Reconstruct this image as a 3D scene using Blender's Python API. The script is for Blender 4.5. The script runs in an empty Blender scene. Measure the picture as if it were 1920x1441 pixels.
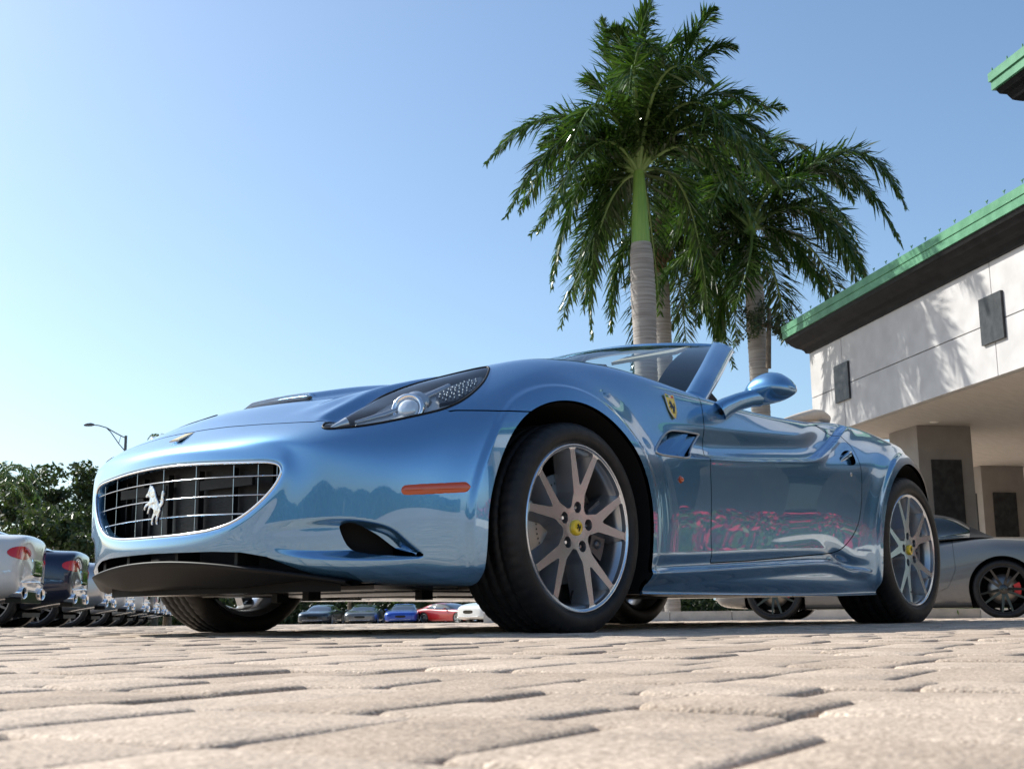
import bpy, bmesh, math, random
import numpy as np
from mathutils import Vector, Matrix

random.seed(7); RNG = np.random.RandomState(7)
sc = bpy.context.scene
COL = sc.collection

# ------------------------------------------------------------------ camera, sky, sun, exposure
YAW, PITCH, ROLL = 0.86834, 0.18408, -0.01012
fw = Vector((math.sin(YAW) * math.cos(PITCH), math.cos(YAW) * math.cos(PITCH), math.sin(PITCH)))
rt = Vector((math.cos(YAW), -math.sin(YAW), 0)); up = rt.cross(fw)
rt2 = rt * math.cos(ROLL) + up * math.sin(ROLL); up2 = up * math.cos(ROLL) - rt * math.sin(ROLL)
cam_data = bpy.data.cameras.new('camera'); cam = bpy.data.objects.new('camera', cam_data); COL.objects.link(cam)
CAM = Vector((-3.13916, -3.32848, 0.06121))
cam.matrix_world = Matrix(((rt2.x, up2.x, -fw.x, CAM.x), (rt2.y, up2.y, -fw.y, CAM.y), (rt2.z, up2.z, -fw.z, CAM.z), (0, 0, 0, 1)))
cam_data.sensor_width = 36; cam_data.lens = 36 * 2306.14 / 1920
cam_data.clip_start = 0.02; cam_data.clip_end = 3000
cam_data.dof.use_dof = True; cam_data.dof.focus_distance = 3.9; cam_data.dof.aperture_fstop = 20.0
sc.camera = cam

SUN_EL = math.radians(39); SUN_D = Vector((-0.27, 1.2, 0)).normalized()       # towards the sun
sun_vec = Vector((SUN_D.x * math.cos(SUN_EL), SUN_D.y * math.cos(SUN_EL), math.sin(SUN_EL)))
W = bpy.data.worlds.new('World'); sc.world = W; W.use_nodes = True
wn = W.node_tree.nodes; wl = W.node_tree.links
sky = wn.new('ShaderNodeTexSky'); sky.sky_type = 'NISHITA'; sky.sun_disc = False
sky.sun_elevation = SUN_EL; sky.sun_rotation = math.atan2(SUN_D.x, SUN_D.y)
sky.air_density = 1.0; sky.dust_density = 1.4; sky.ozone_density = 2.6; sky.altitude = 0
wb = wn.new('ShaderNodeMixRGB'); wb.blend_type = 'MULTIPLY'; wb.inputs[0].default_value = 1; wb.inputs[2].default_value = (.95, 1.025, 1.03, 1)   # the photograph's white balance
wl.new(sky.outputs[0], wb.inputs[1]); wl.new(wb.outputs[0], wn['Background'].inputs[0]); wn['Background'].inputs[1].default_value = 0.125
sun_l = bpy.data.lights.new('sun', 'SUN'); sun_l.energy = 4.8; sun_l.angle = math.radians(0.55); sun_l.color = (1, 0.975, 0.90)
sun = bpy.data.objects.new('sun', sun_l); COL.objects.link(sun); sun.rotation_euler = sun_vec.to_track_quat('Z', 'Y').to_euler()
sc.view_settings.view_transform = 'Standard'; sc.view_settings.look = 'None'
sc.view_settings.gamma = 1; sc.view_settings.use_curve_mapping = False; sc.view_settings.exposure = 0.50

# ------------------------------------------------------------------ materials
def mat(name, col=(.5, .5, .5), rough=.5, metal=0.0, coat=0.0, coat_r=.02, spec=.5, emit=None, trans=0.0, ior=1.45, alpha=1.0):
    m = bpy.data.materials.new(name); m.use_nodes = True
    b = m.node_tree.nodes['Principled BSDF']
    b.inputs['Base Color'].default_value = (*col, 1); b.inputs['Roughness'].default_value = rough
    b.inputs['Metallic'].default_value = metal; b.inputs['Coat Weight'].default_value = coat
    b.inputs['Coat Roughness'].default_value = coat_r; b.inputs['Specular IOR Level'].default_value = spec
    b.inputs['Transmission Weight'].default_value = trans; b.inputs['IOR'].default_value = ior
    b.inputs['Alpha'].default_value = alpha
    if emit: b.inputs['Emission Color'].default_value = (*emit[:3], 1); b.inputs['Emission Strength'].default_value = emit[3]
    return m
def noise_mat(name, c1, c2, scale=5, detail=6, rough=.8, bump=0.0, bscale=None, metal=0.0, coords='Object', dist=0.02, stretch=None, coat=0, lo=.35, hi=.65, spec=.4):
    """two-tone noise surface with fine relief"""
    m = mat(name, c1, rough, metal, coat, spec=spec); nt = m.node_tree; N = nt.nodes; L = nt.links; b = N['Principled BSDF']
    tc = N.new('ShaderNodeTexCoord'); src = tc.outputs[coords]
    if stretch:
        mp = N.new('ShaderNodeMapping'); mp.inputs['Scale'].default_value = stretch; L.new(src, mp.inputs[0]); src = mp.outputs[0]
    n = N.new('ShaderNodeTexNoise'); n.inputs['Scale'].default_value = scale; n.inputs['Detail'].default_value = detail; L.new(src, n.inputs['Vector'])
    r = N.new('ShaderNodeValToRGB'); r.color_ramp.elements[0].position = lo; r.color_ramp.elements[1].position = hi
    r.color_ramp.elements[0].color = (*c1, 1); r.color_ramp.elements[1].color = (*c2, 1); L.new(n.outputs[0], r.inputs[0]); L.new(r.outputs[0], b.inputs['Base Color'])
    if bump:
        n2 = N.new('ShaderNodeTexNoise'); n2.inputs['Scale'].default_value = bscale or scale * 4; n2.inputs['Detail'].default_value = 5; L.new(src, n2.inputs['Vector'])
        bp = N.new('ShaderNodeBump'); bp.inputs['Strength'].default_value = bump; bp.inputs['Distance'].default_value = dist; L.new(n2.outputs[0], bp.inputs['Height']); L.new(bp.outputs[0], b.inputs['Normal'])
    return m
def paint(name, col, metal=.75, rough=.38):
    """metallic car paint: fine flake under a clear coat"""
    m = mat(name, col, rough, metal, 1.0, .015); nt = m.node_tree; N = nt.nodes; L = nt.links; b = N['Principled BSDF']
    tc = N.new('ShaderNodeTexCoord'); v = N.new('ShaderNodeTexVoronoi'); v.inputs['Scale'].default_value = 1400
    L.new(tc.outputs['Object'], v.inputs['Vector'])
    mx = N.new('ShaderNodeMixRGB'); mx.blend_type = 'MULTIPLY'; mx.inputs[0].default_value = .25; mx.inputs[1].default_value = (*col, 1)
    L.new(v.outputs['Color'], mx.inputs[2]); L.new(mx.outputs[0], b.inputs['Base Color'])
    return m

# ------------------------------------------------------------------ object helpers
def props(o, label=None, cat=None, group=None, kind=None):
    for k, v in (('label', label), ('category', cat), ('group', group), ('kind', kind)):
        if v: o[k] = v
    return o
def empty(name, loc=(0, 0, 0), rz=0, label=None, cat=None, group=None, kind=None):
    o = bpy.data.objects.new(name, None); COL.objects.link(o); o.location = loc; o.rotation_euler = (0, 0, rz); o.empty_display_size = .1
    return props(o, label, cat, group, kind)
def link_mesh(name, me, mats, parent=None, loc=None, rz=None):
    o = bpy.data.objects.new(name, me); COL.objects.link(o)
    if mats is not None and not me.materials:
        for m in (mats if isinstance(mats, (list, tuple)) else [mats]): me.materials.append(m)
    if parent: o.parent = parent
    if loc is not None: o.location = loc
    if rz is not None: o.rotation_euler = (0, 0, rz)
    return o
def copy_tree(o, parent=None):
    c = o.copy(); COL.objects.link(c); c.parent = parent
    for ch in o.children: copy_tree(ch, c)
    return c
class MB:
    """mesh builder: collects pieces of one part"""
    def __init__(s): s.v = []; s.f = []; s.m = []; s.sm = []
    def add(s, V, F, mi=0, smooth=False):
        n = len(s.v); s.v += [tuple(p) for p in V]
        for f in F: s.f.append(tuple(i + n for i in f)); s.m.append(mi); s.sm.append(smooth)
    def box(s, c, d, mi=0, M=None, taper=1.0):
        x, y, z = d[0] / 2, d[1] / 2, d[2] / 2
        V = [Vector((sx * x * (taper if sz > 0 else 1), sy * y * (taper if sz > 0 else 1), sz * z)) for sz in (-1, 1) for sy in (-1, 1) for sx in (-1, 1)]
        if M: V = [M @ v for v in V]
        V = [v + Vector(c) for v in V]
        s.add(V, [(0, 2, 3, 1), (4, 5, 7, 6), (0, 1, 5, 4), (2, 6, 7, 3), (0, 4, 6, 2), (1, 3, 7, 5)], mi)
    def tube(s, pts, r, n=8, mi=0, caps=True, smooth=True, flat=1.0, updir=(0, 0, 1)):
        pts = [Vector(p) for p in pts]; k = len(pts); rr = r if isinstance(r, (list, tuple)) else [r] * k
        V = []; F = []
        for i, p in enumerate(pts):
            t = (pts[min(i + 1, k - 1)] - pts[max(i - 1, 0)]).normalized(); a = t.cross(Vector(updir))
            if a.length < 1e-4: a = t.cross(Vector((1, 0, 0)))
            a.normalize(); b = a.cross(t)
            for j in range(n):
                w = 2 * math.pi * j / n; V.append(p + a * math.cos(w) * rr[i] + b * math.sin(w) * rr[i] * flat)
        for i in range(k - 1):
            for j in range(n): F.append((i * n + j, i * n + (j + 1) % n, (i + 1) * n + (j + 1) % n, (i + 1) * n + j))
        s.add(V, F, mi, smooth)
        if caps: s.add(V[:n], [tuple(range(n))[::-1]], mi); s.add(V[-n:], [tuple(range(n))], mi)
    def lathe(s, prof, n=48, mi=0, axis='y', c=(0, 0, 0), smooth=True, close=False):
        """prof: (radius, along axis)"""
        V = []; F = []; k = len(prof)
        for (r, h) in prof:
            for j in range(n):
                w = 2 * math.pi * j / n; a, b = r * math.cos(w), r * math.sin(w)
                p = (a, h, b) if axis == 'y' else ((a, b, h) if axis == 'z' else (h, a, b))
                V.append((p[0] + c[0], p[1] + c[1], p[2] + c[2]))
        for i in range(k - 1 + (1 if close else 0)):
            i2 = (i + 1) % k
            for j in range(n): F.append((i * n + j, i * n + (j + 1) % n, i2 * n + (j + 1) % n, i2 * n + j))
        s.add(V, F, mi, smooth)
    def prism(s, poly, a0, a1, axis='y', mi=0, bev=0.0):
        """poly in the two other axes, extruded a0..a1 (bev insets the far face)"""
        n = len(poly); cx = sum(p[0] for p in poly) / n; cy = sum(p[1] for p in poly) / n
        def P(p, h): return (p[0], h, p[1]) if axis == 'y' else ((p[0], p[1], h) if axis == 'z' else (h, p[0], p[1]))
        V = [P(p, a0) for p in poly] + [P(p, a1) for p in poly]
        s.add(V, [tuple(range(n))[::-1], tuple(range(n, 2 * n))] + [(i, (i + 1) % n, n + (i + 1) % n, n + i) for i in range(n)], mi)
    def build(s, name, mats, parent=None, loc=None, rz=None, recalc=True):
        me = bpy.data.meshes.new(name); me.from_pydata(s.v, [], s.f)
        me.polygons.foreach_set('material_index', s.m); me.polygons.foreach_set('use_smooth', s.sm)
        if recalc:
            b = bmesh.new(); b.from_mesh(me); bmesh.ops.recalc_face_normals(b, faces=b.faces); b.to_mesh(me); b.free()
        me.update(); return link_mesh(name, me, mats, parent, loc, rz)

# ------------------------------------------------------------------ smooth surfaces, cut along curves
def lerp_table(xs, tab, x):
    """smooth (cubic hermite) reading of rows tab[k] given at xs[k]"""
    xs = np.asarray(xs, float); tab = np.asarray(tab, float); k = len(xs)
    d = np.diff(tab, axis=0) / np.diff(xs)[:, None]; m = np.zeros_like(tab); m[0] = d[0]; m[-1] = d[-1]
    for i in range(1, k - 1):
        h0, h1 = xs[i] - xs[i - 1], xs[i + 1] - xs[i]; m[i] = (h1 * d[i - 1] + h0 * d[i]) / (h0 + h1)
    i = int(np.clip(np.searchsorted(xs, x) - 1, 0, k - 2)); h = xs[i + 1] - xs[i]; t = (x - xs[i]) / h
    return (2*t**3 - 3*t*t + 1) * tab[i] + (t**3 - 2*t*t + t) * h * m[i] + (-2*t**3 + 3*t*t) * tab[i + 1] + (t**3 - t*t) * h * m[i + 1]
def bspline_basis(n, sub):
    """rows: samples, columns: n control points + 2 phantoms"""
    us = np.concatenate([np.arange(n - 1)[:, None] + np.arange(sub)[None] / sub]).ravel(); us = np.append(us, n - 1 - 1e-9)
    B = np.zeros((len(us), n + 2)); i = np.floor(us).astype(int); t = us - i
    for k, w in enumerate([(1 - t)**3 / 6, (3*t**3 - 6*t*t + 4) / 6, (-3*t**3 + 3*t*t + 3*t + 1) / 6, t**3 / 6]): B[np.arange(len(us)), i + k] += w
    return B
def pad(T, mirror_i=(True, True), mirror_j=(False, False)):
    """T: (rings, stations, 3) with y = distance from the centre plane"""
    m = np.array([1, -1, 1.0])
    a = T[1] * m if mirror_i[0] else 2 * T[0] - T[1]; b = T[-2] * m if mirror_i[1] else 2 * T[-1] - T[-2]
    G = np.concatenate([a[None], T, b[None]], 0)
    c = G[:, 1] * m if mirror_j[0] else 2 * G[:, 0] - G[:, 1]; d = G[:, -2] * m if mirror_j[1] else 2 * G[:, -1] - G[:, -2]
    return np.concatenate([c[:, None], G, d[:, None]], 1)
def loft(T, si, sj, it=2, **kw):
    """C2 surface close to the table points; returns grid positions and normals"""
    T = np.asarray(T, float); P = T.copy(); w = np.array([1, 4, 1]) / 6
    for _ in range(it):
        G = pad(P, **kw); K = sum(w[k] * G[k:k + P.shape[0]] for k in range(3)); K = sum(w[k] * K[:, k:k + P.shape[1]] for k in range(3)); P = P + (T - K)
    G = pad(P, **kw); S = np.einsum('ai,ijk,bj->abk', bspline_basis(T.shape[0], si), G, bspline_basis(T.shape[1], sj), optimize=True)
    return S
def grid_normals(S, flip=False):
    du = np.gradient(S, axis=0); dv = np.gradient(S, axis=1); n = np.cross(du, dv); n /= np.linalg.norm(n, axis=2, keepdims=True) + 1e-12
    return -n if flip else n
class TM:
    """triangle mesh with vertex normals"""
    def __init__(s, V, N, F, cut=None): s.V, s.N, s.F, s.cut = V, N, F, (cut if cut is not None else np.zeros((0, 2), int))
    @staticmethod
    def from_grid(S, N, mask=None):
        a, b = S.shape[:2]; I = np.arange(a * b).reshape(a, b)
        q = np.stack([I[:-1, :-1], I[1:, :-1], I[1:, 1:], I[:-1, 1:]], -1).reshape(-1, 4)
        F = np.concatenate([q[:, [0, 1, 2]], q[:, [0, 2, 3]]]); return TM(S.reshape(-1, 3), N.reshape(-1, 3), F)
    def compact(s):
        u = np.unique(s.F); r = -np.ones(len(s.V), int); r[u] = np.arange(len(u)); c = s.cut
        if len(c): c = r[c]; c = c[(c >= 0).all(1)]
        return TM(s.V[u], s.N[u], r[s.F], c)
    def clip(s, phi, keep_neg=False):
        """keeps phi > 0 (or < 0); new border edges go into .cut"""
        if keep_neg: phi = -phi
        phi = np.where(np.abs(phi) < 1e-7, 1e-7, phi); pos = phi > 0; fp = pos[s.F]; k = fp.sum(1); out = [s.F[k == 3]]
        V, N = [s.V], [s.N]; nv = len(s.V); edges = {}; newV = []; newN = []; cut = [tuple(e) for e in s.cut if pos[e[0]] and pos[e[1]]]; extra = []
        def E(a, b):
            key = (a, b) if a < b else (b, a)
            if key not in edges:
                t = phi[a] / (phi[a] - phi[b]); edges[key] = nv + len(newV); newV.append(s.V[a] * (1 - t) + s.V[b] * t); newN.append(s.N[a] * (1 - t) + s.N[b] * t)
            return edges[key]
        cs = {}
        for e in s.cut: cs[(min(e), max(e))] = 1
        def C(a, b):
            if (min(a, b), max(a, b)) in cs:
                (p, q) = (a, b) if pos[a] else (b, a); cut.append((p, E(p, q)))
        for f in s.F[(k == 1) | (k == 2)]:
            p = pos[f]
            if p.sum() == 1:
                i = int(np.argmax(p)); a, b, c = f[i], f[(i + 1) % 3], f[(i + 2) % 3]; ab, ac = E(a, b), E(a, c); extra.append((a, ab, ac)); cut.append((ab, ac))
                if cs: C(a, b); C(a, c)
            else:
                i = int(np.argmin(p)); a, b, c = f[i], f[(i + 1) % 3], f[(i + 2) % 3]; ab, ac = E(a, b), E(a, c); extra += [(ab, b, c), (ab, c, ac)]; cut.append((ac, ab))
                if cs: C(a, b); C(a, c)
        if newV: V.append(np.array(newV)); nn = np.array(newN); nn /= np.linalg.norm(nn, axis=1, keepdims=True) + 1e-12; N.append(nn)
        if extra: out.append(np.array(extra))
        F = np.concatenate(out) if out else s.F[:0]
        return TM(np.concatenate(V), np.concatenate(N), F, np.array(cut, int).reshape(-1, 2)).compact()
    def moved(s, d): return TM(s.V + s.N * d, s.N, s.F, s.cut)
    def flipped_y(s): m = np.array([1, -1, 1.0]); return TM(s.V * m, s.N * m, s.F[:, ::-1], s.cut)
def flange(t, depth, where=None):
    """returns verts/normals/faces of a lip turned inwards along the cut border"""
    c = t.cut
    if where is not None: c = c[where(t.V[c].mean(1))]
    if not len(c): return None
    a, b = c[:, 0], c[:, 1]; Va, Vb = t.V[a], t.V[b]; Na, Nb = t.N[a], t.N[b]; n = len(c)
    V = np.concatenate([Va, Vb, Vb - Nb * depth, Va - Na * depth]); e = Vb - Va; fn = np.cross(e, Na); fn /= np.linalg.norm(fn, axis=1, keepdims=True) + 1e-12
    i = np.arange(n); F = np.concatenate([np.stack([i, i + n, i + 2 * n], 1), np.stack([i, i + 2 * n, i + 3 * n], 1)])
    return TM(V, np.tile(fn, (4, 1)), F)
def join(*ts):
    ts = [t for t in ts if t is not None and len(t.F)]; V = []; N = []; F = []; o = 0; C = []
    for t in ts: V.append(t.V); N.append(t.N); F.append(t.F + o); C.append(t.cut + o); o += len(t.V)
    return TM(np.concatenate(V), np.concatenate(N), np.concatenate(F), np.concatenate(C))
def tm_object(t, name, mats, parent=None, normals=True, mi=None):
    me = bpy.data.meshes.new(name); me.vertices.add(len(t.V)); me.vertices.foreach_set('co', t.V.astype(np.float32).ravel())
    nf = len(t.F); me.loops.add(nf * 3); me.loops.foreach_set('vertex_index', t.F.astype(np.int32).ravel())
    me.polygons.add(nf); me.polygons.foreach_set('loop_start', np.arange(0, nf * 3, 3, dtype=np.int32)); me.polygons.foreach_set('loop_total', np.full(nf, 3, np.int32))
    me.update(calc_edges=True); me.validate(); me.polygons.foreach_set('use_smooth', np.ones(len(me.polygons), bool))
    if normals and len(me.vertices) == len(t.V): me.normals_split_custom_set_from_vertices([tuple(x) for x in t.N])
    return link_mesh(name, me, mats, parent)
def sdf_poly(P, poly):
    """signed distance to a polygon, negative inside"""
    poly = np.asarray(poly, float); a = poly; b = np.roll(poly, -1, 0); d = np.full(len(P), 1e9); ins = np.zeros(len(P), bool)
    for p, q in zip(a, b):
        e = q - p; w = P - p; t = np.clip((w @ e) / (e @ e + 1e-12), 0, 1); d = np.minimum(d, np.linalg.norm(w - t[:, None] * e, axis=1))
        c = ((p[1] > P[:, 1]) != (q[1] > P[:, 1])) & (P[:, 0] < (q[0] - p[0]) * (P[:, 1] - p[1]) / (q[1] - p[1] + 1e-12) + p[0]); ins ^= c
    return np.where(ins, -d, d)
def smooth_poly(pts, n=6, closed=True):
    """Catmull-Rom through the points"""
    p = np.asarray(pts, float); k = len(p); out = []
    for i in range(k if closed else k - 1):
        g = lambda j: p[j % k] if closed else p[min(max(j, 0), k - 1)]
        p0, p1, p2, p3 = g(i - 1), g(i), g(i + 1), g(i + 2)
        for t in np.arange(n) / n: out.append(.5 * (2*p1 + (p2 - p0)*t + (2*p0 - 5*p1 + 4*p2 - p3)*t*t + (3*p1 - p0 - 3*p2 + p3)*t**3))
    if not closed: out.append(p[-1])
    return np.array(out)
# ------------------------------------------------------------------ ground
FH = Vector((math.sin(YAW), math.cos(YAW), 0)); RH = Vector((math.cos(YAW), -math.sin(YAW), 0))
def place(fwd, right): return Vector((CAM.x, CAM.y, 0)) + FH * fwd + RH * right
def lay(x, y):
    """the yard falls away gently beyond the car"""
    d = (x - CAM.x) * FH.x + (y - CAM.y) * FH.y; return -.0065 * max(0.0, d - 7.5)
def on_ground(fwd, right): p = place(fwd, right); p.z = lay(p.x, p.y); return p
def speckled(name, c1, c2, rnd=.5, vscale=1.0):
    m = mat(name, c1, .85, spec=.25); nt = m.node_tree; N = nt.nodes; L = nt.links; b = N['Principled BSDF']
    g = N.new('ShaderNodeNewGeometry'); pos = g.outputs['Position']
    n1 = N.new('ShaderNodeTexNoise'); n1.inputs['Scale'].default_value = 9; n1.inputs['Detail'].default_value = 4; L.new(pos, n1.inputs['Vector'])
    n2 = N.new('ShaderNodeTexNoise'); n2.inputs['Scale'].default_value = 330 * vscale; n2.inputs['Detail'].default_value = 3; L.new(pos, n2.inputs['Vector'])
    v = N.new('ShaderNodeTexVoronoi'); v.inputs['Scale'].default_value = 420 * vscale; L.new(pos, v.inputs['Vector'])
    # per-stone tone
    info = N.new('ShaderNodeObjectInfo'); add = N.new('ShaderNodeMath'); add.operation = 'ADD'; L.new(g.outputs['Random Per Island'], add.inputs[0]); L.new(info.outputs['Random'], add.inputs[1])
    fr = N.new('ShaderNodeMath'); fr.operation = 'FRACT'; L.new(add.outputs[0], fr.inputs[0])
    mx = N.new('ShaderNodeMixRGB'); mx.inputs[1].default_value = (*c1, 1); mx.inputs[2].default_value = (*c2, 1); L.new(fr.outputs[0], mx.inputs[0])
    r = N.new('ShaderNodeValToRGB'); r.color_ramp.elements[0].position = .3; r.color_ramp.elements[0].color = (.50, .48, .46, 1); r.color_ramp.elements[1].position = .72; r.color_ramp.elements[1].color = (1.35, 1.34, 1.32, 1); L.new(n2.outputs[0], r.inputs[0])
    m2 = N.new('ShaderNodeMixRGB'); m2.blend_type = 'MULTIPLY'; m2.inputs[0].default_value = .75; L.new(mx.outputs[0], m2.inputs[1]); L.new(r.outputs[0], m2.inputs[2])
    r2 = N.new('ShaderNodeValToRGB'); r2.color_ramp.elements[0].position = .35; r2.color_ramp.elements[0].color = (.80, .79, .78, 1); r2.color_ramp.elements[1].position = .7; r2.color_ramp.elements[1].color = (1.08, 1.06, 1.04, 1); L.new(n1.outputs[0], r2.inputs[0])
    m3 = N.new('ShaderNodeMixRGB'); m3.blend_type = 'MULTIPLY'; m3.inputs[0].default_value = 1; L.new(m2.outputs[0], m3.inputs[1]); L.new(r2.outputs[0], m3.inputs[2]); 
    # pale and dark grains
    r3 = N.new('ShaderNodeValToRGB'); r3.color_ramp.interpolation = 'CONSTANT'; e = r3.color_ramp.elements; e[0].position = 0; e[0].color = (.55, .52, .50, 1); e[1].position = .05; e[1].color = (1, 1, 1, 1); x = r3.color_ramp.elements.new(.93); x.color = (1.5, 1.5, 1.5, 1)
    sp = N.new('ShaderNodeSeparateColor'); L.new(v.outputs['Color'], sp.inputs[0]); L.new(sp.outputs[0], r3.inputs[0])
    m4 = N.new('ShaderNodeMixRGB'); m4.blend_type = 'MULTIPLY'; m4.inputs[0].default_value = .8; L.new(m3.outputs[0], m4.inputs[1]); L.new(r3.outputs[0], m4.inputs[2]); L.new(m4.outputs[0], b.inputs['Base Color'])
    bp = N.new('ShaderNodeBump'); bp.inputs['Strength'].default_value = .8; bp.inputs['Distance'].default_value = .0016; L.new(n2.outputs[0], bp.inputs['Height'])
    n4 = N.new('ShaderNodeTexNoise'); n4.inputs['Scale'].default_value = 60; n4.inputs['Detail'].default_value = 4; L.new(pos, n4.inputs['Vector'])
    bp2 = N.new('ShaderNodeBump'); bp2.inputs['Strength'].default_value = .6; bp2.inputs['Distance'].default_value = .0025; L.new(n4.outputs[0], bp2.inputs['Height']); L.new(bp.outputs[0], bp2.inputs['Normal']); L.new(bp2.outputs[0], b.inputs['Normal'])
    return m
PAVER = speckled('concrete_paver', (.43, .345, .275), (.565, .465, .38))
FARPAVE = noise_mat('far_paving', (.43, .355, .29), (.53, .445, .37), 1.2, rough=.9, bump=.0)
SAND = noise_mat('joint_sand', (.03, .025, .02), (.08, .065, .055), 90, rough=.95, bump=.5, bscale=300, dist=.003)

m = MB(); R_ = [0, 2, 5, 9, 14, 21]; nA = 40
m.add([(0 + CAM.x, CAM.y, -.018)] + [(CAM.x + r * math.cos(2*math.pi*k/nA), CAM.y + r * math.sin(2*math.pi*k/nA), lay(CAM.x + r * math.cos(2*math.pi*k/nA), CAM.y + r * math.sin(2*math.pi*k/nA)) - .018) for r in R_[1:] for k in range(nA)],
      [(0, 1 + k, 1 + (k + 1) % nA) for k in range(nA)] + [(1 + i * nA + k, 1 + (i+1) * nA + k, 1 + (i+1) * nA + (k + 1) % nA, 1 + i * nA + (k + 1) % nA) for i in range(4) for k in range(nA)])
bed = m.build('paving_bed', SAND); props(bed, kind='structure')
m = MB(); R_ = [18.0, 24, 32, 45, 70, 120, 300, 1400]
def far_z(x, y, r): return lay(x, y) * 1.0 - .001 if r < 150 else -1.2
m.add([(CAM.x + r * math.cos(2*math.pi*k/nA), CAM.y + r * math.sin(2*math.pi*k/nA), far_z(CAM.x + r * math.cos(2*math.pi*k/nA), CAM.y + r * math.sin(2*math.pi*k/nA), r)) for r in R_ for k in range(nA)],
      [(i * nA + k, (i+1) * nA + k, (i+1) * nA + (k + 1) % nA, i * nA + (k + 1) % nA) for i in range(len(R_) - 1) for k in range(nA)])
gnd = m.build('ground', FARPAVE); props(gnd, kind='structure')

m = MB()
for x0, x1, y0, y1 in ((-60, -7.2, -60, 25), (-7.2, 60, -60, -6.9), (-7.2, -3.5, 2.9, 25), (6.7, 60, -6.9, -3.7)): m.add([(x0, y0, -.002), (x1, y0, -.002), (x1, y1, -.002), (x0, y1, -.002)], [(0, 1, 2, 3)])
props(m.build('yard_paving', FARPAVE), kind='structure')
# stones of mixed sizes laid on a small module, nearly parallel to the car
PA = math.pi / 2 - 1.43; PU = Vector((math.cos(PA), math.sin(PA), 0)); PV = Vector((-math.sin(PA), math.cos(PA), 0)); MOD = .050; ROWH = .125; GAP = .0017
def stone(L, Wd, seed, fine):
    rs = random.Random(seed); hx, hy = L / 2 - GAP, Wd / 2 - GAP; out = []; kc = 4 if fine else 2
    for cx, cy, a0 in ((1, 1, 0), (-1, 1, 90), (-1, -1, 180), (1, -1, 270)):
        rc = rs.uniform(.010, .022)
        for k in range(kc):
            a = math.radians(a0 + 90 * k / (kc - 1)); out.append((cx * (hx - rc) + rc * math.cos(a) + rs.uniform(-.0007, .0007), cy * (hy - rc) + rc * math.sin(a) + rs.uniform(-.0007, .0007)))
        if fine:      # slightly wavy straight sides
            nx, ny, a1 = {0: (-1, 1, 0), 90: (-1, -1, 0), 180: (1, -1, 0), 270: (1, 1, 0)}[a0]
            p = (cx * hx if a0 in (90, 270) else 0, cy * hy if a0 in (0, 180) else 0); out.append((p[0] * (1 + rs.uniform(-.010, .006)), p[1] * (1 + rs.uniform(-.010, .006))))
    n = len(out); ins = ((0, -.034), (0, -.0085), (.0014, -.0030), (.0045, -.0008), (.010, 0.0)) if fine else ((0, -.02), (0, -.007), (.006, -.0006))
    V = []
    for d, z in ins:
        for x, y in out: V.append((x * (1 - d / hx), y * (1 - d / hy), z))
    F = [(i * n + j, i * n + (j + 1) % n, (i + 1) * n + (j + 1) % n, (i + 1) * n + j) for i in range(len(ins) - 1) for j in range(n)]
    V.append((0, 0, .0007 if fine else .0002)); c = len(V) - 1; F += [((len(ins) - 1) * n + j, (len(ins) - 1) * n + (j + 1) % n, c) for j in range(n)]
    return V, F
rs = random.Random(11); stones = []; CELL = .062; U0, V0, NU, NV = -20.0, -14.0, 740, 700
used = [bytearray(NU) for _ in range(NV + 4)]
def wanted(x, y):
    f = (x - CAM.x) * FH.x + (y - CAM.y) * FH.y; q = (x - CAM.x) * RH.x + (y - CAM.y) * RH.y
    return f, q, (.22 < f < 19.5 and abs(q) < f * .46 + .25), (-7.5 < x < 7 and -7.2 < y < 3.2)
for r in range(NV):
    row = used[r]; c = 0
    while c < NU:
        if row[c]: c += 1; continue
        e = c
        while e < NU and not row[e] and e - c < 9: e += 1
        run = e - c; opt = [w for w in (2, 3, 3, 4) if w <= run and run - w != 1] or [run]
        w, h = rs.choice(opt), rs.choice((2, 2, 3)); 
        if w == 4: h = 2
        for k in range(h): used[r + k][c:c + w] = b'\1' * w
        ctr = PU * (U0 + (c + w / 2) * CELL) + PV * (V0 + (r + h / 2) * CELL); f, q, inview, near = wanted(ctr.x, ctr.y)
        if inview or near: stones.append((f if inview else 100 + f, ctr.x, ctr.y, (w, h), inview, q))
        c += w
stones.sort(key=lambda s: (not s[4] or abs(s[5]) > s[0] * .43 + .08, s[0]))
paving = bed; lib = {}
V = []; F = []
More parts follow.
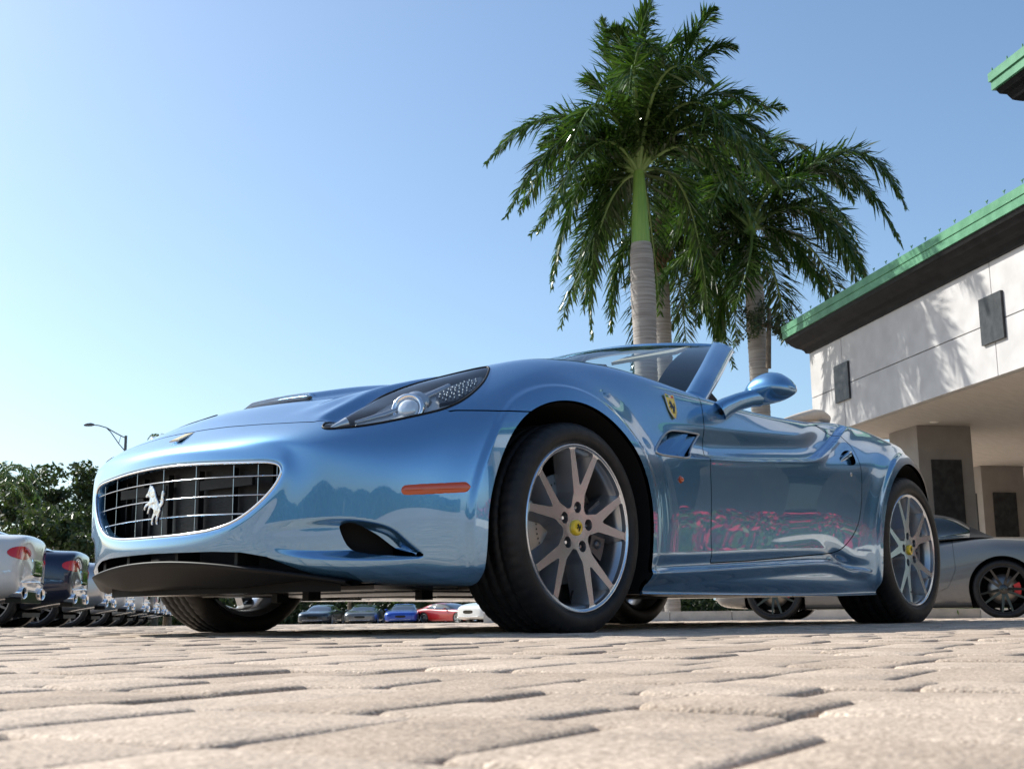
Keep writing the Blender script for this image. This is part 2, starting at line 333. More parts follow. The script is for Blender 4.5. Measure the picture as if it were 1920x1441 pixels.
for i, (f, x, y, L, inv, q) in enumerate(stones):
    fine = i < 300; key = (L, rs.randrange(5), fine); rot = PA + (math.pi if rs.random() < .5 else 0) + rs.gauss(0, .006); dz = rs.gauss(0, .0013); tx, ty = rs.gauss(0, .007), rs.gauss(0, .007)
    if fine:
        if key not in lib:
            v_, f_ = stone(L[0] * CELL, L[1] * CELL, L[0] * 100 + L[1] * 10 + key[1], True); me = bpy.data.meshes.new('paver'); me.from_pydata(v_, [], f_); me.materials.append(PAVER); me.polygons.foreach_set('use_smooth', [True] * len(f_)); lib[key] = me
        o = bpy.data.objects.new('paver', lib[key]); COL.objects.link(o); o.parent = bed; o.location = (x, y, lay(x, y) + dz); o.rotation_euler = (tx, ty, rot)
    else:
        if key not in lib: v_, f_ = stone(L[0] * CELL, L[1] * CELL, L[0] * 100 + L[1] * 10 + key[1], False); lib[key] = (np.array(v_), f_)
        v_, f_ = lib[key]; c, s = math.cos(rot), math.sin(rot); n = len(V) and 0
        w = v_.copy(); zz = w[:, 2] + w[:, 0] * tx + w[:, 1] * ty + dz + lay(x, y); V.append(np.stack([w[:, 0] * c - w[:, 1] * s + x, w[:, 0] * s + w[:, 1] * c + y, zz], 1)); F.append(f_)
off = 0; FF = []
for v_, f_ in zip(V, F): FF += [tuple(a + off for a in t) for t in f_]; off += len(v_)
me = bpy.data.meshes.new('paver_field'); me.from_pydata(np.concatenate(V).tolist(), [], FF); me.polygons.foreach_set('use_smooth', [True] * len(FF)); o = link_mesh('paver_field', me, PAVER, bed); o['kind'] = 'stuff'
# ------------------------------------------------------------------ building with canopy on the right
WD = Vector((.6393, .7689, 0)); WN = Vector((-.7689, .6393, 0))          # along the wall (away), and out of it
C0 = Vector((20.39, 8.655, 0)) - WD * .72                                  # far corner of the wall
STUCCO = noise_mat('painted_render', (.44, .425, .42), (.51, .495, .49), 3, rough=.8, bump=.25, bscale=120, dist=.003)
SOFF = noise_mat('soffit_render', (.50, .46, .42), (.56, .52, .48), 2, rough=.85, bump=.15, bscale=60, dist=.003, stretch=(1, 6, 1))
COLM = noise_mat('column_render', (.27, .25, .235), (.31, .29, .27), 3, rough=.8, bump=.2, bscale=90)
DKMETAL = noise_mat('dark_metal_panel', (.022, .023, .025), (.045, .047, .05), 8, rough=.42, bump=.15, bscale=30)
CORN = noise_mat('black_cornice', (.006, .006, .007), (.013, .013, .014), 5, rough=.5, spec=.12)
GREEN = noise_mat('green_roof_metal', (.065, .205, .11), (.105, .28, .16), 4, rough=.45, metal=.0)
def wall_pt(s, n, z): p = C0 - WD * s + WN * n; return Vector((p.x, p.y, z))    # s metres back towards the viewer, n metres out
def wbox(mb, s0, s1, n0, n1, z0, z1, mi=0):
    V = [wall_pt(s, n, z) for z in (z0, z1) for n in (n0, n1) for s in (s0, s1)]; mb.add(V, [(0, 1, 3, 2), (4, 6, 7, 5), (0, 4, 5, 1), (2, 3, 7, 6), (0, 2, 6, 4), (1, 5, 7, 3)], mi)
B1 = empty('showroom_building', tuple(wall_pt(6, -4, 0)), 0, 'pale rendered canopy building with green metal roof edge and black cornice', 'building')
def bpart(mb, name, mt, par=B1):
    o = mb.build(name, mt, par); o.matrix_parent_inverse = Matrix.Translation(-Vector(B1.location)); return o
LEN = 15.5
jv = [0, 1.50, 6.80, 12.10, LEN]
for a, b in zip(jv[:-1], jv[1:]):
    for z0, z1 in ((3.53, 4.36), (4.36, 5.34)):
        m = MB(); g = .009; wbox(m, a + g * (a > 0), b - g, -.12, 0, z0 + (g if z0 > 4 else 0), z1 - (g if z0 < 4 else 0)); bpart(m, 'wall_panel', STUCCO)
        m = MB(); wbox(m, -.0 if a == 0 else 99, 0.12 if a == 0 else 99, -2.5, -.125, z0 + (g if z0 > 4 else 0), z1 - (g if z0 < 4 else 0))
        if a == 0: bpart(m, 'wall_panel', STUCCO)
m = MB(); wbox(m, .03, LEN, -.20, -.03, 3.56, 5.34); wbox(m, .03, .3, -5, -.2, 3.56, 5.34); bpart(m, 'wall_core', DKMETAL)
for s in jv[1:4]:
    m = MB(); wbox(m, s - .31, s + .31, .003, .045, 4.05, 4.78); bpart(m, 'metal_square', DKMETAL)
m = MB(); wbox(m, .135, LEN, -22, -.16, 3.535, 3.62); wbox(m, -9, .13, -22, -2.6, 3.535, 3.62); bpart(m, 'soffit', SOFF)
# black moulded cornice, swept profile
prof = [(0.0, 5.30), (.06, 5.31), (.08, 5.36), (.12, 5.40), (.20, 5.44), (.28, 5.51), (.33, 5.58), (.36, 5.60), (.38, 5.67), (-.4, 5.67)]
def sweep(prof, s_far, s_near, z=0.0, org=wall_pt):
    m = MB(); V = []
    V += [org(s_near, n, q + z) for n, q in prof]; V += [org(s_far - max(n, -.3), n, q + z) for n, q in prof]; V += [org(s_far - max(n, -.3), -6, q + z) for n, q in prof]
    k = len(prof); m.add(V, [(i * k + j, i * k + j + 1, (i + 1) * k + j + 1, (i + 1) * k + j) for i in range(2) for j in range(k - 1)] + [tuple(range(k))]); return m
bpart(sweep(prof, 0, LEN), 'cornice', CORN)
bpart(sweep([(.36, 5.675), (.405, 5.675), (.405, 5.80), (.398, 5.81), (.418, 5.815), (.418, 5.95), (.38, 5.97), (-.5, 6.05)], 0, LEN), 'roof_edge', GREEN)
for k in range(34):
    m = MB(); s = -.3 + k * .46; p = wall_pt(s, .40, 5.98); m.tube([p, p + Vector((0, 0, .03)), p + Vector((0, 0, .05)) + WD * .03], .010, 5); m.tube([p + Vector((0, 0, .03)), p + Vector((0, 0, .05)) - WD * .03], .010, 5); bpart(m, 'roof_clip', GREEN)
SPOTL = mat('downlight', (.9, .88, .8), .3)
for s, n in ((2.3, -1.4), (5.2, -1.6), (8.3, -1.6), (3.8, -4.2), (7.0, -4.6), (6.0, -2.9)):
    m = MB(); p = wall_pt(s, n, 3.53); m.lathe([(.0001, -.012), (.06, -.01), (.085, 0.0), (.085, .01)], 20, axis='z', c=tuple(p)); bpart(m, 'downlight', SPOTL)
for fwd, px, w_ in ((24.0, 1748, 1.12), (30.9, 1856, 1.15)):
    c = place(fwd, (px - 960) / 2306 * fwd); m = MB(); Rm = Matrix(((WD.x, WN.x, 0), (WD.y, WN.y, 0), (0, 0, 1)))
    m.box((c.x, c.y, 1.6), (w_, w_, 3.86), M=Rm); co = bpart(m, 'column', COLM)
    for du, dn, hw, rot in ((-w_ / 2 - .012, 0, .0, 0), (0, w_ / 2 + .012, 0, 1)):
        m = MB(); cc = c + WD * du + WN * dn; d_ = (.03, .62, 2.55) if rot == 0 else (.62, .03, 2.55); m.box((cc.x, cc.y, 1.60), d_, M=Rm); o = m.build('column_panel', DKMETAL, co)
# taller roof block, only its corner shows at the top right
c = place(20, (1857 - 960) / 2306 * 20 + .52); T0 = Vector((c.x, c.y, 0))
def tow(s, n, z): p = T0 - WD * s + WN * n; return Vector((p.x, p.y, z))
def tpart(mb, name, mt): o = mb.build(name, mt, B1); o.matrix_parent_inverse = Matrix.Translation(-Vector(B1.location)); return o
m = MB(); V = [tow(s, n, z) for z in (6.0, 8.62) for n in (-5, -.55) for s in (.5, 8)]; m.add(V, [(0, 1, 3, 2), (4, 6, 7, 5), (0, 4, 5, 1), (2, 3, 7, 6), (0, 2, 6, 4), (1, 5, 7, 3)]); tpart(m, 'tower_wall', STUCCO)
pr = [(-.55, 8.42), (-.50, 8.43), (-.45, 8.50), (-.34, 8.55), (-.26, 8.60), (-.2, 8.72), (-.12, 8.76), (-.08, 8.85), (-.6, 8.85)]
def sweep2(pr, name, mt):
    m = MB(); k = len(pr); V = [tow(7.5, n, z) for n, z in pr] + [tow(-n, n, z) for n, z in pr] + [tow(-n, -6, z) for n, z in pr]
    m.add(V, [(i * k + j, i * k + j + 1, (i + 1) * k + j + 1, (i + 1) * k + j) for i in range(2) for j in range(k - 1)]); tpart(m, name, mt)
sweep2(pr, 'cornice', CORN); sweep2([(-.10, 8.855), (-.03, 8.855), (-.03, 9.0), (-.04, 9.01), (0, 9.015), (0, 9.17), (-.6, 9.35)], 'roof_edge', GREEN)
for k in range(9):
    m = MB(); p = tow(.1 + k * .46, -.03, 9.18); m.tube([p, p + Vector((0, 0, .06))], .013, 5); tpart(m, 'roof_clip', GREEN)
# small sign beside the far column
sg_ = place(27, (1805 - 960) / 2306 * 27); S_ = empty('parking_sign', tuple(sg_), -YAW, 'small white and green notice on a thin post before the far column', 'sign')
m = MB(); m.box((0, 0, 1.25), (.04, .04, 2.5)); m.build('post', mat('sign_post', (.3, .3, .3), .4, .8), S_)
m = MB(); m.box((0, -.03, 2.30), (.26, .012, .34)); m.build('sign_plate', mat('sign_white', (.75, .77, .75), .4), S_)
m = MB(); m.box((0, -.039, 2.18), (.24, .004, .07)); m.build('sign_band', mat('sign_green', (.03, .30, .10), .4), S_)
# kerb and planting beyond the grey convertible
KERB = noise_mat('kerb_concrete', (.40, .38, .35), (.52, .49, .45), 6, rough=.9, bump=.3, bscale=80); KW = noise_mat('kerb_white', (.62, .60, .57), (.74, .72, .68), 6, rough=.85)
K = empty('planting_kerb', tuple(on_ground(20.2, 4)), -YAW, 'low concrete kerb of the planting strip behind the grey convertible', 'kerb')
for k in range(-4, 8):
    m = MB(); L = .99; zz = lay(*on_ground(20.2, 4 + k)[:2]) - lay(*on_ground(20.2, 4)[:2])
    m.prism([(-.075, -.05), (.075, -.05), (.075, .13), (.05, .155), (-.075, .155)], k * 1.0 - L / 2, k * 1.0 + L / 2, axis='x'); o = m.build('kerb_stone', KW if k in (1, 4, 5) else KERB, K); 
soil = MB(); a = on_ground(20.25, 0); V = [on_ground(f, r) + Vector((0, 0, .10)) for f, r in ((20.3, -.4), (20.3, 12), (23, 12), (23, -.4))]; soil.add(V, [(0, 1, 2, 3)]); s_ = soil.build('soil', noise_mat('dark_soil', (.02, .015, .012), (.05, .04, .03), 20, rough=1)); props(s_, kind='structure')
LEAF = {}
def leaf_mat(name, c1, c2, rough=.42, trans=.35):
    m = mat(name, c1, rough, spec=.5); nt = m.node_tree; N = nt.nodes; L = nt.links; b = N['Principled BSDF']
    g = N.new('ShaderNodeNewGeometry'); mx = N.new('ShaderNodeMixRGB'); mx.inputs[1].default_value = (*c1, 1); mx.inputs[2].default_value = (*c2, 1); L.new(g.outputs['Random Per Island'], mx.inputs[0]); L.new(mx.outputs[0], b.inputs['Base Color'])
    tr = N.new('ShaderNodeBsdfTranslucent'); hs = N.new('ShaderNodeHueSaturation'); hs.inputs['Value'].default_value = 1.6; hs.inputs['Saturation'].default_value = 1.25; L.new(mx.outputs[0], hs.inputs['Color']); L.new(hs.outputs[0], tr.inputs[0])
    ms = N.new('ShaderNodeMixShader'); ms.inputs[0].default_value = trans; L.new(b.outputs[0], ms.inputs[1]); L.new(tr.outputs[0], ms.inputs[2]); L.new(ms.outputs[0], N['Material Output'].inputs[0]); return m
PALML = leaf_mat('palm_leaf', (.022, .050, .014), (.062, .10, .026), .22, .30)
TREEL = leaf_mat('tree_leaf', (.022, .042, .013), (.065, .085, .030), .45, .25)
DTREEL = leaf_mat('dark_leaf', (.018, .035, .012), (.045, .065, .022), .5, .2)
BUSHL = leaf_mat('bush_leaf', (.05, .11, .02), (.14, .24, .05), .4, .4)
BARK = noise_mat('bark', (.10, .08, .06), (.20, .16, .12), 8, rough=.9, bump=.5, bscale=25)
def quads(C, U, V_, name, mt, parent=None):
    """leaf cards: centres, half axes (n,3)"""
    n = len(C); P = np.stack([C - U, C + V_ * .9, C + U, C - V_ * .9], 1).reshape(-1, 3); me = bpy.data.meshes.new(name)
    me.vertices.add(4 * n); me.vertices.foreach_set('co', P.astype(np.float32).ravel()); me.loops.add(4 * n); me.loops.foreach_set('vertex_index', np.arange(4 * n, dtype=np.int32)); me.polygons.add(n)
    me.polygons.foreach_set('loop_start', np.arange(0, 4 * n, 4, dtype=np.int32)); me.polygons.foreach_set('loop_total', np.full(n, 4, np.int32)); me.update(calc_edges=True); return link_mesh(name, me, mt, parent)
def rand_leaves(C, size, rs):
    n = len(C); u = rs.normal(size=(n, 3)); u /= np.linalg.norm(u, axis=1, keepdims=True); w = rs.normal(size=(n, 3)); v = np.cross(u, w); v /= np.linalg.norm(v, axis=1, keepdims=True); s = size * rs.uniform(.6, 1.3, (n, 1)); return u * s, v * s * .45
def broad_tree(loc, h, w, nleaf, size, seed, label, cat='tree', group=None, mt=None, name='broadleaf_tree', low=.25):
    rs = np.random.RandomState(seed); r2 = random.Random(seed); T = empty(name, tuple(loc), 0, label, cat, group); m = MB()
    m.tube([(0, 0, -.1), (.05, 0, h * .25), (.1, .05, h * .5)], [h * .03, h * .024, h * .018], 10); tips = []
    for k in range(11):
        a = 2 * math.pi * k / 11 + r2.uniform(-.3, .3); rr = w * .5 * r2.uniform(.35, .85); zz = h * r2.uniform(low + .12, .88); z0 = h * r2.uniform(.18, .45)
        p = [(0.05, 0, z0), (rr * .5 * math.cos(a), rr * .5 * math.sin(a), (z0 + zz) / 2 + .1), (rr * math.cos(a), rr * math.sin(a), zz)]; m.tube(p, [h * .012, h * .008, h * .003], 6); tips.append(p[2])
    m.build('trunk', BARK, T); cl = []
    for k in range(46):
        a = r2.uniform(0, 6.28); rr = w * .5 * math.sqrt(r2.random()) * .95; zz = h * (low + (1 - low) * r2.random()); lim = math.sqrt(max(.05, 1 - ((zz / h - .58) / .5)**2)); cl.append((rr * math.cos(a) * lim, rr * math.sin(a) * lim, zz, w * r2.uniform(.06, .13)))
    cl = np.array(cl); k = rs.randint(0, len(cl), nleaf); d = rs.normal(size=(nleaf, 3)); d /= np.linalg.norm(d, axis=1, keepdims=True); C = cl[k, :3] + d * cl[k, 3:4] * rs.uniform(.5, 1.15, (nleaf, 1)) * [1, 1, .75]
    U, V_ = rand_leaves(C, size, rs); quads(C, U, V_, 'crown', mt or TREEL, T); return T
# planting by the kerb
for i, (r, n, hgt) in enumerate(((5.6, 260, .42), (6.5, 380, .40), (7.6, 420, .55), (8.6, 420, .6), (9.6, 400, .6))):
    rs_ = np.random.RandomState(50 + i); p = on_ground(20.9, r); S_ = empty('low_shrub', (p.x, p.y, p.z + .1), 0, ['bright green low shrub at the kerb behind the rear wheel', 'bright green low shrub between the two cars at the kerb', 'leafy green shrub behind the grey convertible sill', 'leafy green shrub behind the grey convertible rear wheel', 'leafy green shrub at the right edge of the planting strip'][i], 'shrub', 'shrubs along the kerb')
    C = rs_.normal(size=(n, 3)) * [.35, .25, .3]; C[:, 2] = np.abs(C[:, 2]) * hgt; U, V_ = rand_leaves(C, .06, rs_); quads(C, U, V_, 'foliage', BUSHL, S_)
    m = MB(); [m.tube([(0, 0, -.05), (.15 * math.cos(a), .15 * math.sin(a), hgt * .6)], .008, 5) for a in (0, 1.3, 2.5, 3.9, 5.1)]; m.build('stem', BARK, S_)

# ------------------------------------------------------------------ royal palms
TRUNKM = noise_mat('palm_trunk', (.25, .22, .20), (.40, .37, .34), 3, rough=.85, bump=.5, bscale=10, dist=.02, stretch=(.4, .4, 9))
SHAFTM = noise_mat('crownshaft', (.16, .30, .06), (.26, .40, .10), 2, rough=.35, stretch=(6, 6, .5)); BROWNM = noise_mat('dry_sheath', (.16, .09, .05), (.28, .17, .10), 4, rough=.8, bump=.4, stretch=(4, 4, .6))
RACH = mat('frond_stem', (.16, .24, .07), .45)
def frond(base, mid, tip, seed, parent, nl=100, lmax=.95, name='frond'):
    """one feather leaf: arched stem and two sets of hanging leaflets"""
    r = random.Random(seed); base, mid, tip = Vector(base), Vector(mid), Vector(tip); ctrl = mid * 2 - (base + tip) * .5
    B = lambda t: base * (1 - t)**2 + ctrl * 2 * t * (1 - t) + tip * t * t; T = lambda t: ((ctrl - base) * (1 - t) + (tip - ctrl) * t).normalized()
    m = MB(); pts = [B(i / 14) for i in range(15)]; m.tube(pts, [.045 * (1 - i / 14) + .006 for i in range(15)], 6, 1)
    twist = r.uniform(-.5, .5)
    for side in (-1, 1):
        for i in range(nl):
            t = .09 + .91 * (i + r.random() * .6) / nl; p = B(t); d = T(t); sidev = d.cross(Vector((0, 0, 1)))
            if sidev.length < .15: sidev = Vector((1, 0, 0))
            sidev.normalize(); upv = sidev.cross(d).normalized(); sv = (sidev * math.cos(twist * t) + upv * math.sin(twist * t)) * side
            ln = lmax * (math.sin(math.pi * min(1, .22 + t * .78))**.7) * r.uniform(.8, 1.12); ln = max(ln, .18)
            plane = r.choice((-.35, .05, .45)) + r.gauss(0, .12); ang = math.radians(r.uniform(50, 78) - 26 * t)
            dv = (d * math.cos(ang) + (sv * math.cos(plane) + upv * math.sin(plane)) * math.sin(ang)).normalized(); w = r.uniform(.017, .028)
            drop = r.uniform(.04, .36); p1 = p + dv * ln * .45 + Vector((0, 0, -ln * .06)); p2 = p + dv * ln * .82 + Vector((0, 0, -ln * drop))
            wv = dv.cross(Vector((r.gauss(0, .3), r.gauss(0, .3), 1))).normalized() * w; wv2 = (wv + Vector((r.gauss(0, .006), r.gauss(0, .006), r.gauss(0, .01)))) * .85
            n = len(m.v); m.v += [tuple(p - wv * .5), tuple(p + wv * .5), tuple(p1 - wv2), tuple(p1 + wv2), tuple(p2)]; m.f += [(n, n + 1, n + 3, n + 2), (n + 2, n + 3, n + 4)]; m.m += [0, 0]; m.sm += [False, False]
    return m.build(name, [PALML, RACH], parent, recalc=False)
def palm(fwd, px, zb, label, fronds, seed, rad, brown=False, shaft=1.45, bulge=1.12):
    rgt = (px - 960) / 2306.14 * fwd; g = on_ground(fwd, rgt); P_ = empty('royal_palm', tuple(g), 0, label, 'palm tree'); zs = zb - g.z
    m = MB(); V = []; n = 28; H = zs - shaft; K = int(H / .035); zz = []
    for k in range(K + 1):
        t = k / K; z = H * t; r_ = rad * (1.0 + (bulge - 1) * math.exp(-((t - .86) / .10)**2) - .0 * t) * (1 - .06 * t) + (.006 if k % 3 == 0 else 0) + random.Random(seed * 1000 + k).uniform(-.003, .003)
        if t > .97: r_ *= 1 - (t - .97) * 4
        for j in range(n): a = 2 * math.pi * j / n; V.append((r_ * math.cos(a) + .05 * math.sin(t * 3), r_ * math.sin(a), z))
    m.add(V, [(k * n + j, k * n + (j + 1) % n, (k + 1) * n + (j + 1) % n, (k + 1) * n + j) for k in range(K) for j in range(n)], 0, True); m.build('trunk', TRUNKM, P_)
    m = MB(); m.tube([(0, 0, H - .03), (0, 0, H + .12), (0, 0, H + shaft * .5), (0, 0, H + shaft), (0, 0, H + shaft + .35)], [rad * .82, rad * .80, rad * .66, rad * .50, rad * .2], 20); m.build('crownshaft', BROWNM if brown else SHAFTM, P_)
    if brown:
        for k in range(4):
            a = k * 1.7; m = MB(); m.tube([(rad * .6 * math.cos(a), rad * .6 * math.sin(a), H + .2), (rad * 1.5 * math.cos(a), rad * 1.5 * math.sin(a), H + .5), (rad * 1.2 * math.cos(a), rad * 1.2 * math.sin(a), H + .95)], [.03, .10, .03], 8, flat=.3); m.build('dry_sheath', BROWNM, P_)
    top = Vector((0, 0, H + shaft + .12)); sc_ = fwd / 2306.14; rr = random.Random(seed)
    for i, (mx_, my_, tx_, ty_, dep) in enumerate(fronds):
        md = RH * (mx_ * sc_) + Vector((0, 0, -my_ * sc_)) + FH * (dep * .55); tp = RH * (tx_ * sc_) + Vector((0, 0, -ty_ * sc_)) + FH * dep
        frond(top + Vector((0, 0, -.08)), top + md, top + tp, seed * 50 + i, P_, nl=135 if abs(tx_) + abs(ty_) > 150 else 100, lmax=1.0)
    m = MB(); a = rr.uniform(0, 6); m.tube([top, top + Vector((.03, 0, 1.2)), top + Vector((-.12, .1, 3.1))], [.05, .035, .008], 6); m.build('spear_leaf', RACH, P_)
    return P_
# frond list: middle and tip as offsets in the picture plane from the crown, and depth of the tip
palm(24, 1214, 8.86, 'royal palm with bright green crownshaft and pale swollen trunk, nearest the bonnet',
     [(-150,-105,-300,-5,-.3), (-130,-55,-262,120,-.8), (-105,15,-175,235,.2), (-75,50,-95,320,.8), (-95,-130,-190,-95,1.2), (-50,-170,-85,-215,.8), (-20,-190,-60,-250,-1.0), (40,-230,150,-290,.4), (10,-190,30,-330,-.4), (130,-170,285,-165,1.0),
      (110,-60,230,40,-1.6), (90,-90,190,80,-2.2), (-20,-130,-45,-30,-3.0), (-80,-90,-150,60,-2.0), (60,-150,120,-110,-1.6), (100,20,150,260,1.5), (30,30,60,240,2.2), (-60,20,-120,140,2.6), (-15,-160,10,-130,-2.6), (140,-120,270,-60,.2), (60,-200,90,-340,1.6), (20,-200,-30,-335,1.2), (90,-210,150,-300,-.8), (-10,-190,40,-345,-1.0), (150,-90,300,20,.8), (-60,-60,-210,70,2.0), (-120,-90,-235,40,1.4), (-90,-20,-200,170,-1.6), (30,-120,90,-60,-3.0), (-40,-200,-60,-330,.2), (100,-190,190,-230,-.6), (110,-20,200,150,-1.2), (-60,60,-110,260,1.0)], 3, .235)
palm(28.5, 1250, 9.25, 'royal palm with brown dry sheath and slimmer trunk just behind the bright green one',
     [(-90,-30,-160,120,1), (-70,60,-100,220,0), (90,-60,200,60,.5), (80,40,120,260,0), (60,-140,150,-160,1), (150,-20,240,120,-.5), (40,90,60,280,1.2), (-60,-120,-130,-110,1), (0,-150,20,-240,1.5), (150,-120,270,-75,1.2), (-110,10,-190,180,1.8), (130,60,170,220,2), (60,-40,160,120,-1.8), (-30,80,-50,300,1.0),
      (100,-70,230,10,2.0), (30,-100,90,40,-2.0), (70,80,150,280,1.0), (180,-165,322,-150,.6), (140,-175,250,-215,-.4), (160,-90,290,-20,-.8), (110,-150,200,-190,1.2), (170,-60,280,60,1.6), (120,-100,220,-60,-1.6), (90,-190,160,-260,.4), (140,40,200,200,.4), (60,100,90,260,-.8)], 5, .205, brown=True, shaft=1.2, bulge=1.02)
palm(27, 1430, 8.6, 'royal palm nearest the building with a twiggy bush clinging to its trunk',
     [(160,-110,280,55,-.4), (150,-150,255,-60,.6), (120,-30,215,135,.2), (80,-140,170,-110,.6), (30,-150,60,-150,.4), (-20,-120,-60,-110,.6), (-90,-80,-190,-30,.4), (-110,40,-205,150,0), (-80,80,-120,210,-.6), (-45,110,-70,220,.4), (60,90,85,200,1.6), (-20,90,-60,190,-1.4),
      (160,-60,265,100,1.6), (140,-140,240,-90,1.4), (60,-60,150,80,-2.2), (-60,-60,-130,100,-2.2), (110,-10,190,150,-1.2), (-130,-20,-240,90,1.2), (70,40,140,190,-.6), (170,-130,270,0,-1.2), (-60,20,-150,180,1.8), (130,20,210,160,1.6), (-100,-40,-170,60,-.8)], 8, .215, shaft=1.1, bulge=1.04)
# twigs growing round the third trunk
p = on_ground(26.4, (1440 - 960) / 2306.14 * 26.4); T_ = empty('trunk_bush', (p.x, p.y, p.z), 0, 'sparse twiggy bush with a broken stub clinging to the palm trunk by the roof', 'bush')
rs_ = np.random.RandomState(4); m = MB(); C = []
for k in range(16):
    a = rs_.uniform(-1, 1); dx = rs_.uniform(-.75, .85); dz = rs_.uniform(-.45, .45); b0 = Vector((0, 0, 6.35)); e = b0 + RH * dx + Vector((0, 0, dz + .1)) + FH * a * .4; m.tube([b0, (b0 + e) / 2 + Vector((0, 0, .08)), e], [.016, .01, .004], 5)
    for q in range(90): t = rs_.uniform(.35, 1.05); C.append(np.array(b0.lerp(e, t)) + rs_.normal(size=3) * .075)
m.tube([Vector((0, 0, 5.4)) + RH * .12, Vector((0, 0, 6.1)) + RH * .16, Vector((0, 0, 6.75)) + RH * .2], [.06, .055, .045], 8); m.build('twigs', BARK, T_)
C = np.array(C); U, V_ = rand_leaves(C, .045, rs_); quads(C, U, V_, 'foliage', DTREEL, T_)

# ------------------------------------------------------------------ left and far background
for i, (f, r, h, w, lab) in enumerate(((52, -19.6, 6.5, 6.2, 'dark leafy tree at the left edge behind the parked cars'), (55, -16.9, 6.6, 5.4, 'olive green tree with a pointed top behind the white coupe'), (50, -14.4, 5.6, 4.8, 'lower rounded tree between the lamp and the left edge'), (58, -19.0, 6.2, 5.4, 'tree just left of the street lamp foot'), (62, -17.2, 7.6, 5.4, 'brighter olive tree under the street lamp'), (60, -23, 6.6, 6, 'tree cut off by the left picture edge'), (47,-16.8,4.2,5,'low dark tree filling the gap above the dark blue coupe'))):
    broad_tree(on_ground(f, r), h, w, 9500, .15, 20 + i, lab, group='trees behind the parked cars', mt=TREEL, low=.12)
g = on_ground(40, -17.1); P_ = empty('fan_palm', tuple(g), 0, 'small palm whose drooping fronds enter at the left edge', 'palm tree'); m = MB(); m.tube([(0, 0, 0), (0, 0, 4.3)], [.16, .13], 12); m.build('trunk', TRUNKM, P_)
for k in range(16):
    a = k * 2.4; d = Vector((math.cos(a), math.sin(a), 0)); e = .9 - .15 * (k % 5); frond((0, 0, 4.3), Vector((0, 0, 4.3 + e)) + d * .9, Vector((0, 0, 4.0 + e * .3)) + d * 1.7, 900 + k, P_, nl=40, lmax=.4)
p = on_ground(95, (297 - 960) / 2306.14 * 95); P_ = empty('distant_palm', tuple(p), 0, 'tip of a distant palm showing above the far edge of the bonnet', 'palm tree'); m = MB(); m.tube([(0, 0, 0), (0, 0, 14.0)], [.2, .17], 10); m.build('trunk', TRUNKM, P_)
for k in range(12):
    a = k * 2.4; d = Vector((math.cos(a), math.sin(a), 0)); frond((0, 0, 14.0), Vector((0, 0, 14.6)) + d * .6, Vector((0, 0, 14.2)) + d * 1.1, 950 + k, P_, nl=26, lmax=.4)
LMP = empty('street_lamp', tuple(on_ground(74, (228 - 960) / 2306.14 * 74)), -YAW, 'tall grey street lamp with a double curved arm above the left trees', 'street lamp'); STEEL = mat('lamp_steel', (.10, .105, .11), .5, .6)
m = MB(); m.tube([(0, 0, 0), (.0, 0, 6), (0, 0, 11.35)], [.13, .11, .085], 12); m.build('pole', STEEL, LMP)
m = MB(); m.tube([(0, 0, 11.2), (-.5, 0, 11.45), (-1.2, 0, 11.85), (-1.7, 0, 12.0), (-2.0, 0, 12.03)], .035, 8); m.build('upper_arm', STEEL, LMP)
m = MB(); m.tube([(0, 0, 10.4), (-.4, 0, 10.85), (-.95, 0, 11.6), (-1.2, 0, 11.83)], .03, 8); m.tube([(-.42, 0, 10.87), (-.30, 0, 11.36)], .02, 6); m.build('lower_arm', STEEL, LMP)
m = MB(); m.tube([(-1.95, 0, 12.04), (-2.15, 0, 12.05), (-2.45, 0, 12.04), (-2.6, 0, 12.02)], [.05, .11, .10, .04], 10, flat=.45, updir=(0, 1, 0)); m.build('lamp_head', STEEL, LMP)
# far hedge and dark wood behind the far cars: one mass
rs_ = np.random.RandomState(77); n = 42000; f = 84 + rs_.uniform(0, 5, n); r = rs_.uniform(-27, 34, n); top = 3.0 + 1.6 * np.sin(r * .9) * np.cos(r * .37 + 1) + rs_.uniform(-.6, .6, n); z = rs_.uniform(-.7, 1, n); z = np.where(z > 0, z * top, z) 
base = np.array([list(place(a, b)) for a, b in zip(f, r)]); C = np.stack([base[:, 0], base[:, 1], z], 1); U, V_ = rand_leaves(C, .22, rs_); o = quads(C, U, V_, 'far_woods', DTREEL); props(o, kind='stuff')
m = MB(); V = [tuple(place(92, r_)) + () for r_ in (-50, 60)]; m.add([(V[0][0], V[0][1], -1.5), (V[1][0], V[1][1], -1.5), (V[1][0], V[1][1], 3.0), (V[0][0], V[0][1], 3.0)], [(0, 1, 2, 3)]); 
m.box(tuple(place(92.6, 5)) , (.1, .1, .1)); h_ = m.build('hedge_mass', noise_mat('dark_hedge', (.006, .010, .005), (.03, .045, .018), 1.5, rough=1)); props(h_, kind='stuff')
for i, (px_, h) in enumerate(((655, 3.2), (693, 3.4), (760, 3.0))):
    p = on_ground(80, (px_ - 960) / 2306.14 * 80); broad_tree(p, 5.2, 3.8, 2200, .14, 70 + i, ['slim pale trunked tree behind the silver far car', 'slim pale trunked tree between the silver and blue far cars', 'slim tree behind the bright blue far car'][i], group='trees behind the far cars', mt=BUSHL, low=.3)
# sunlit trees seen past the canopy at the right edge
for i, (f, px_, h) in enumerate(((60, 1905, 9.0), (66, 1950, 9.5))): broad_tree(on_ground(f, (px_ - 960) / 2306.14 * f), h, 7, 6000, .15, 60 + i, ['leafy tree showing past the far column at the right edge', 'leafy tree cut by the right picture edge beyond the canopy'][i], group='trees past the canopy', mt=TREEL, low=.1)

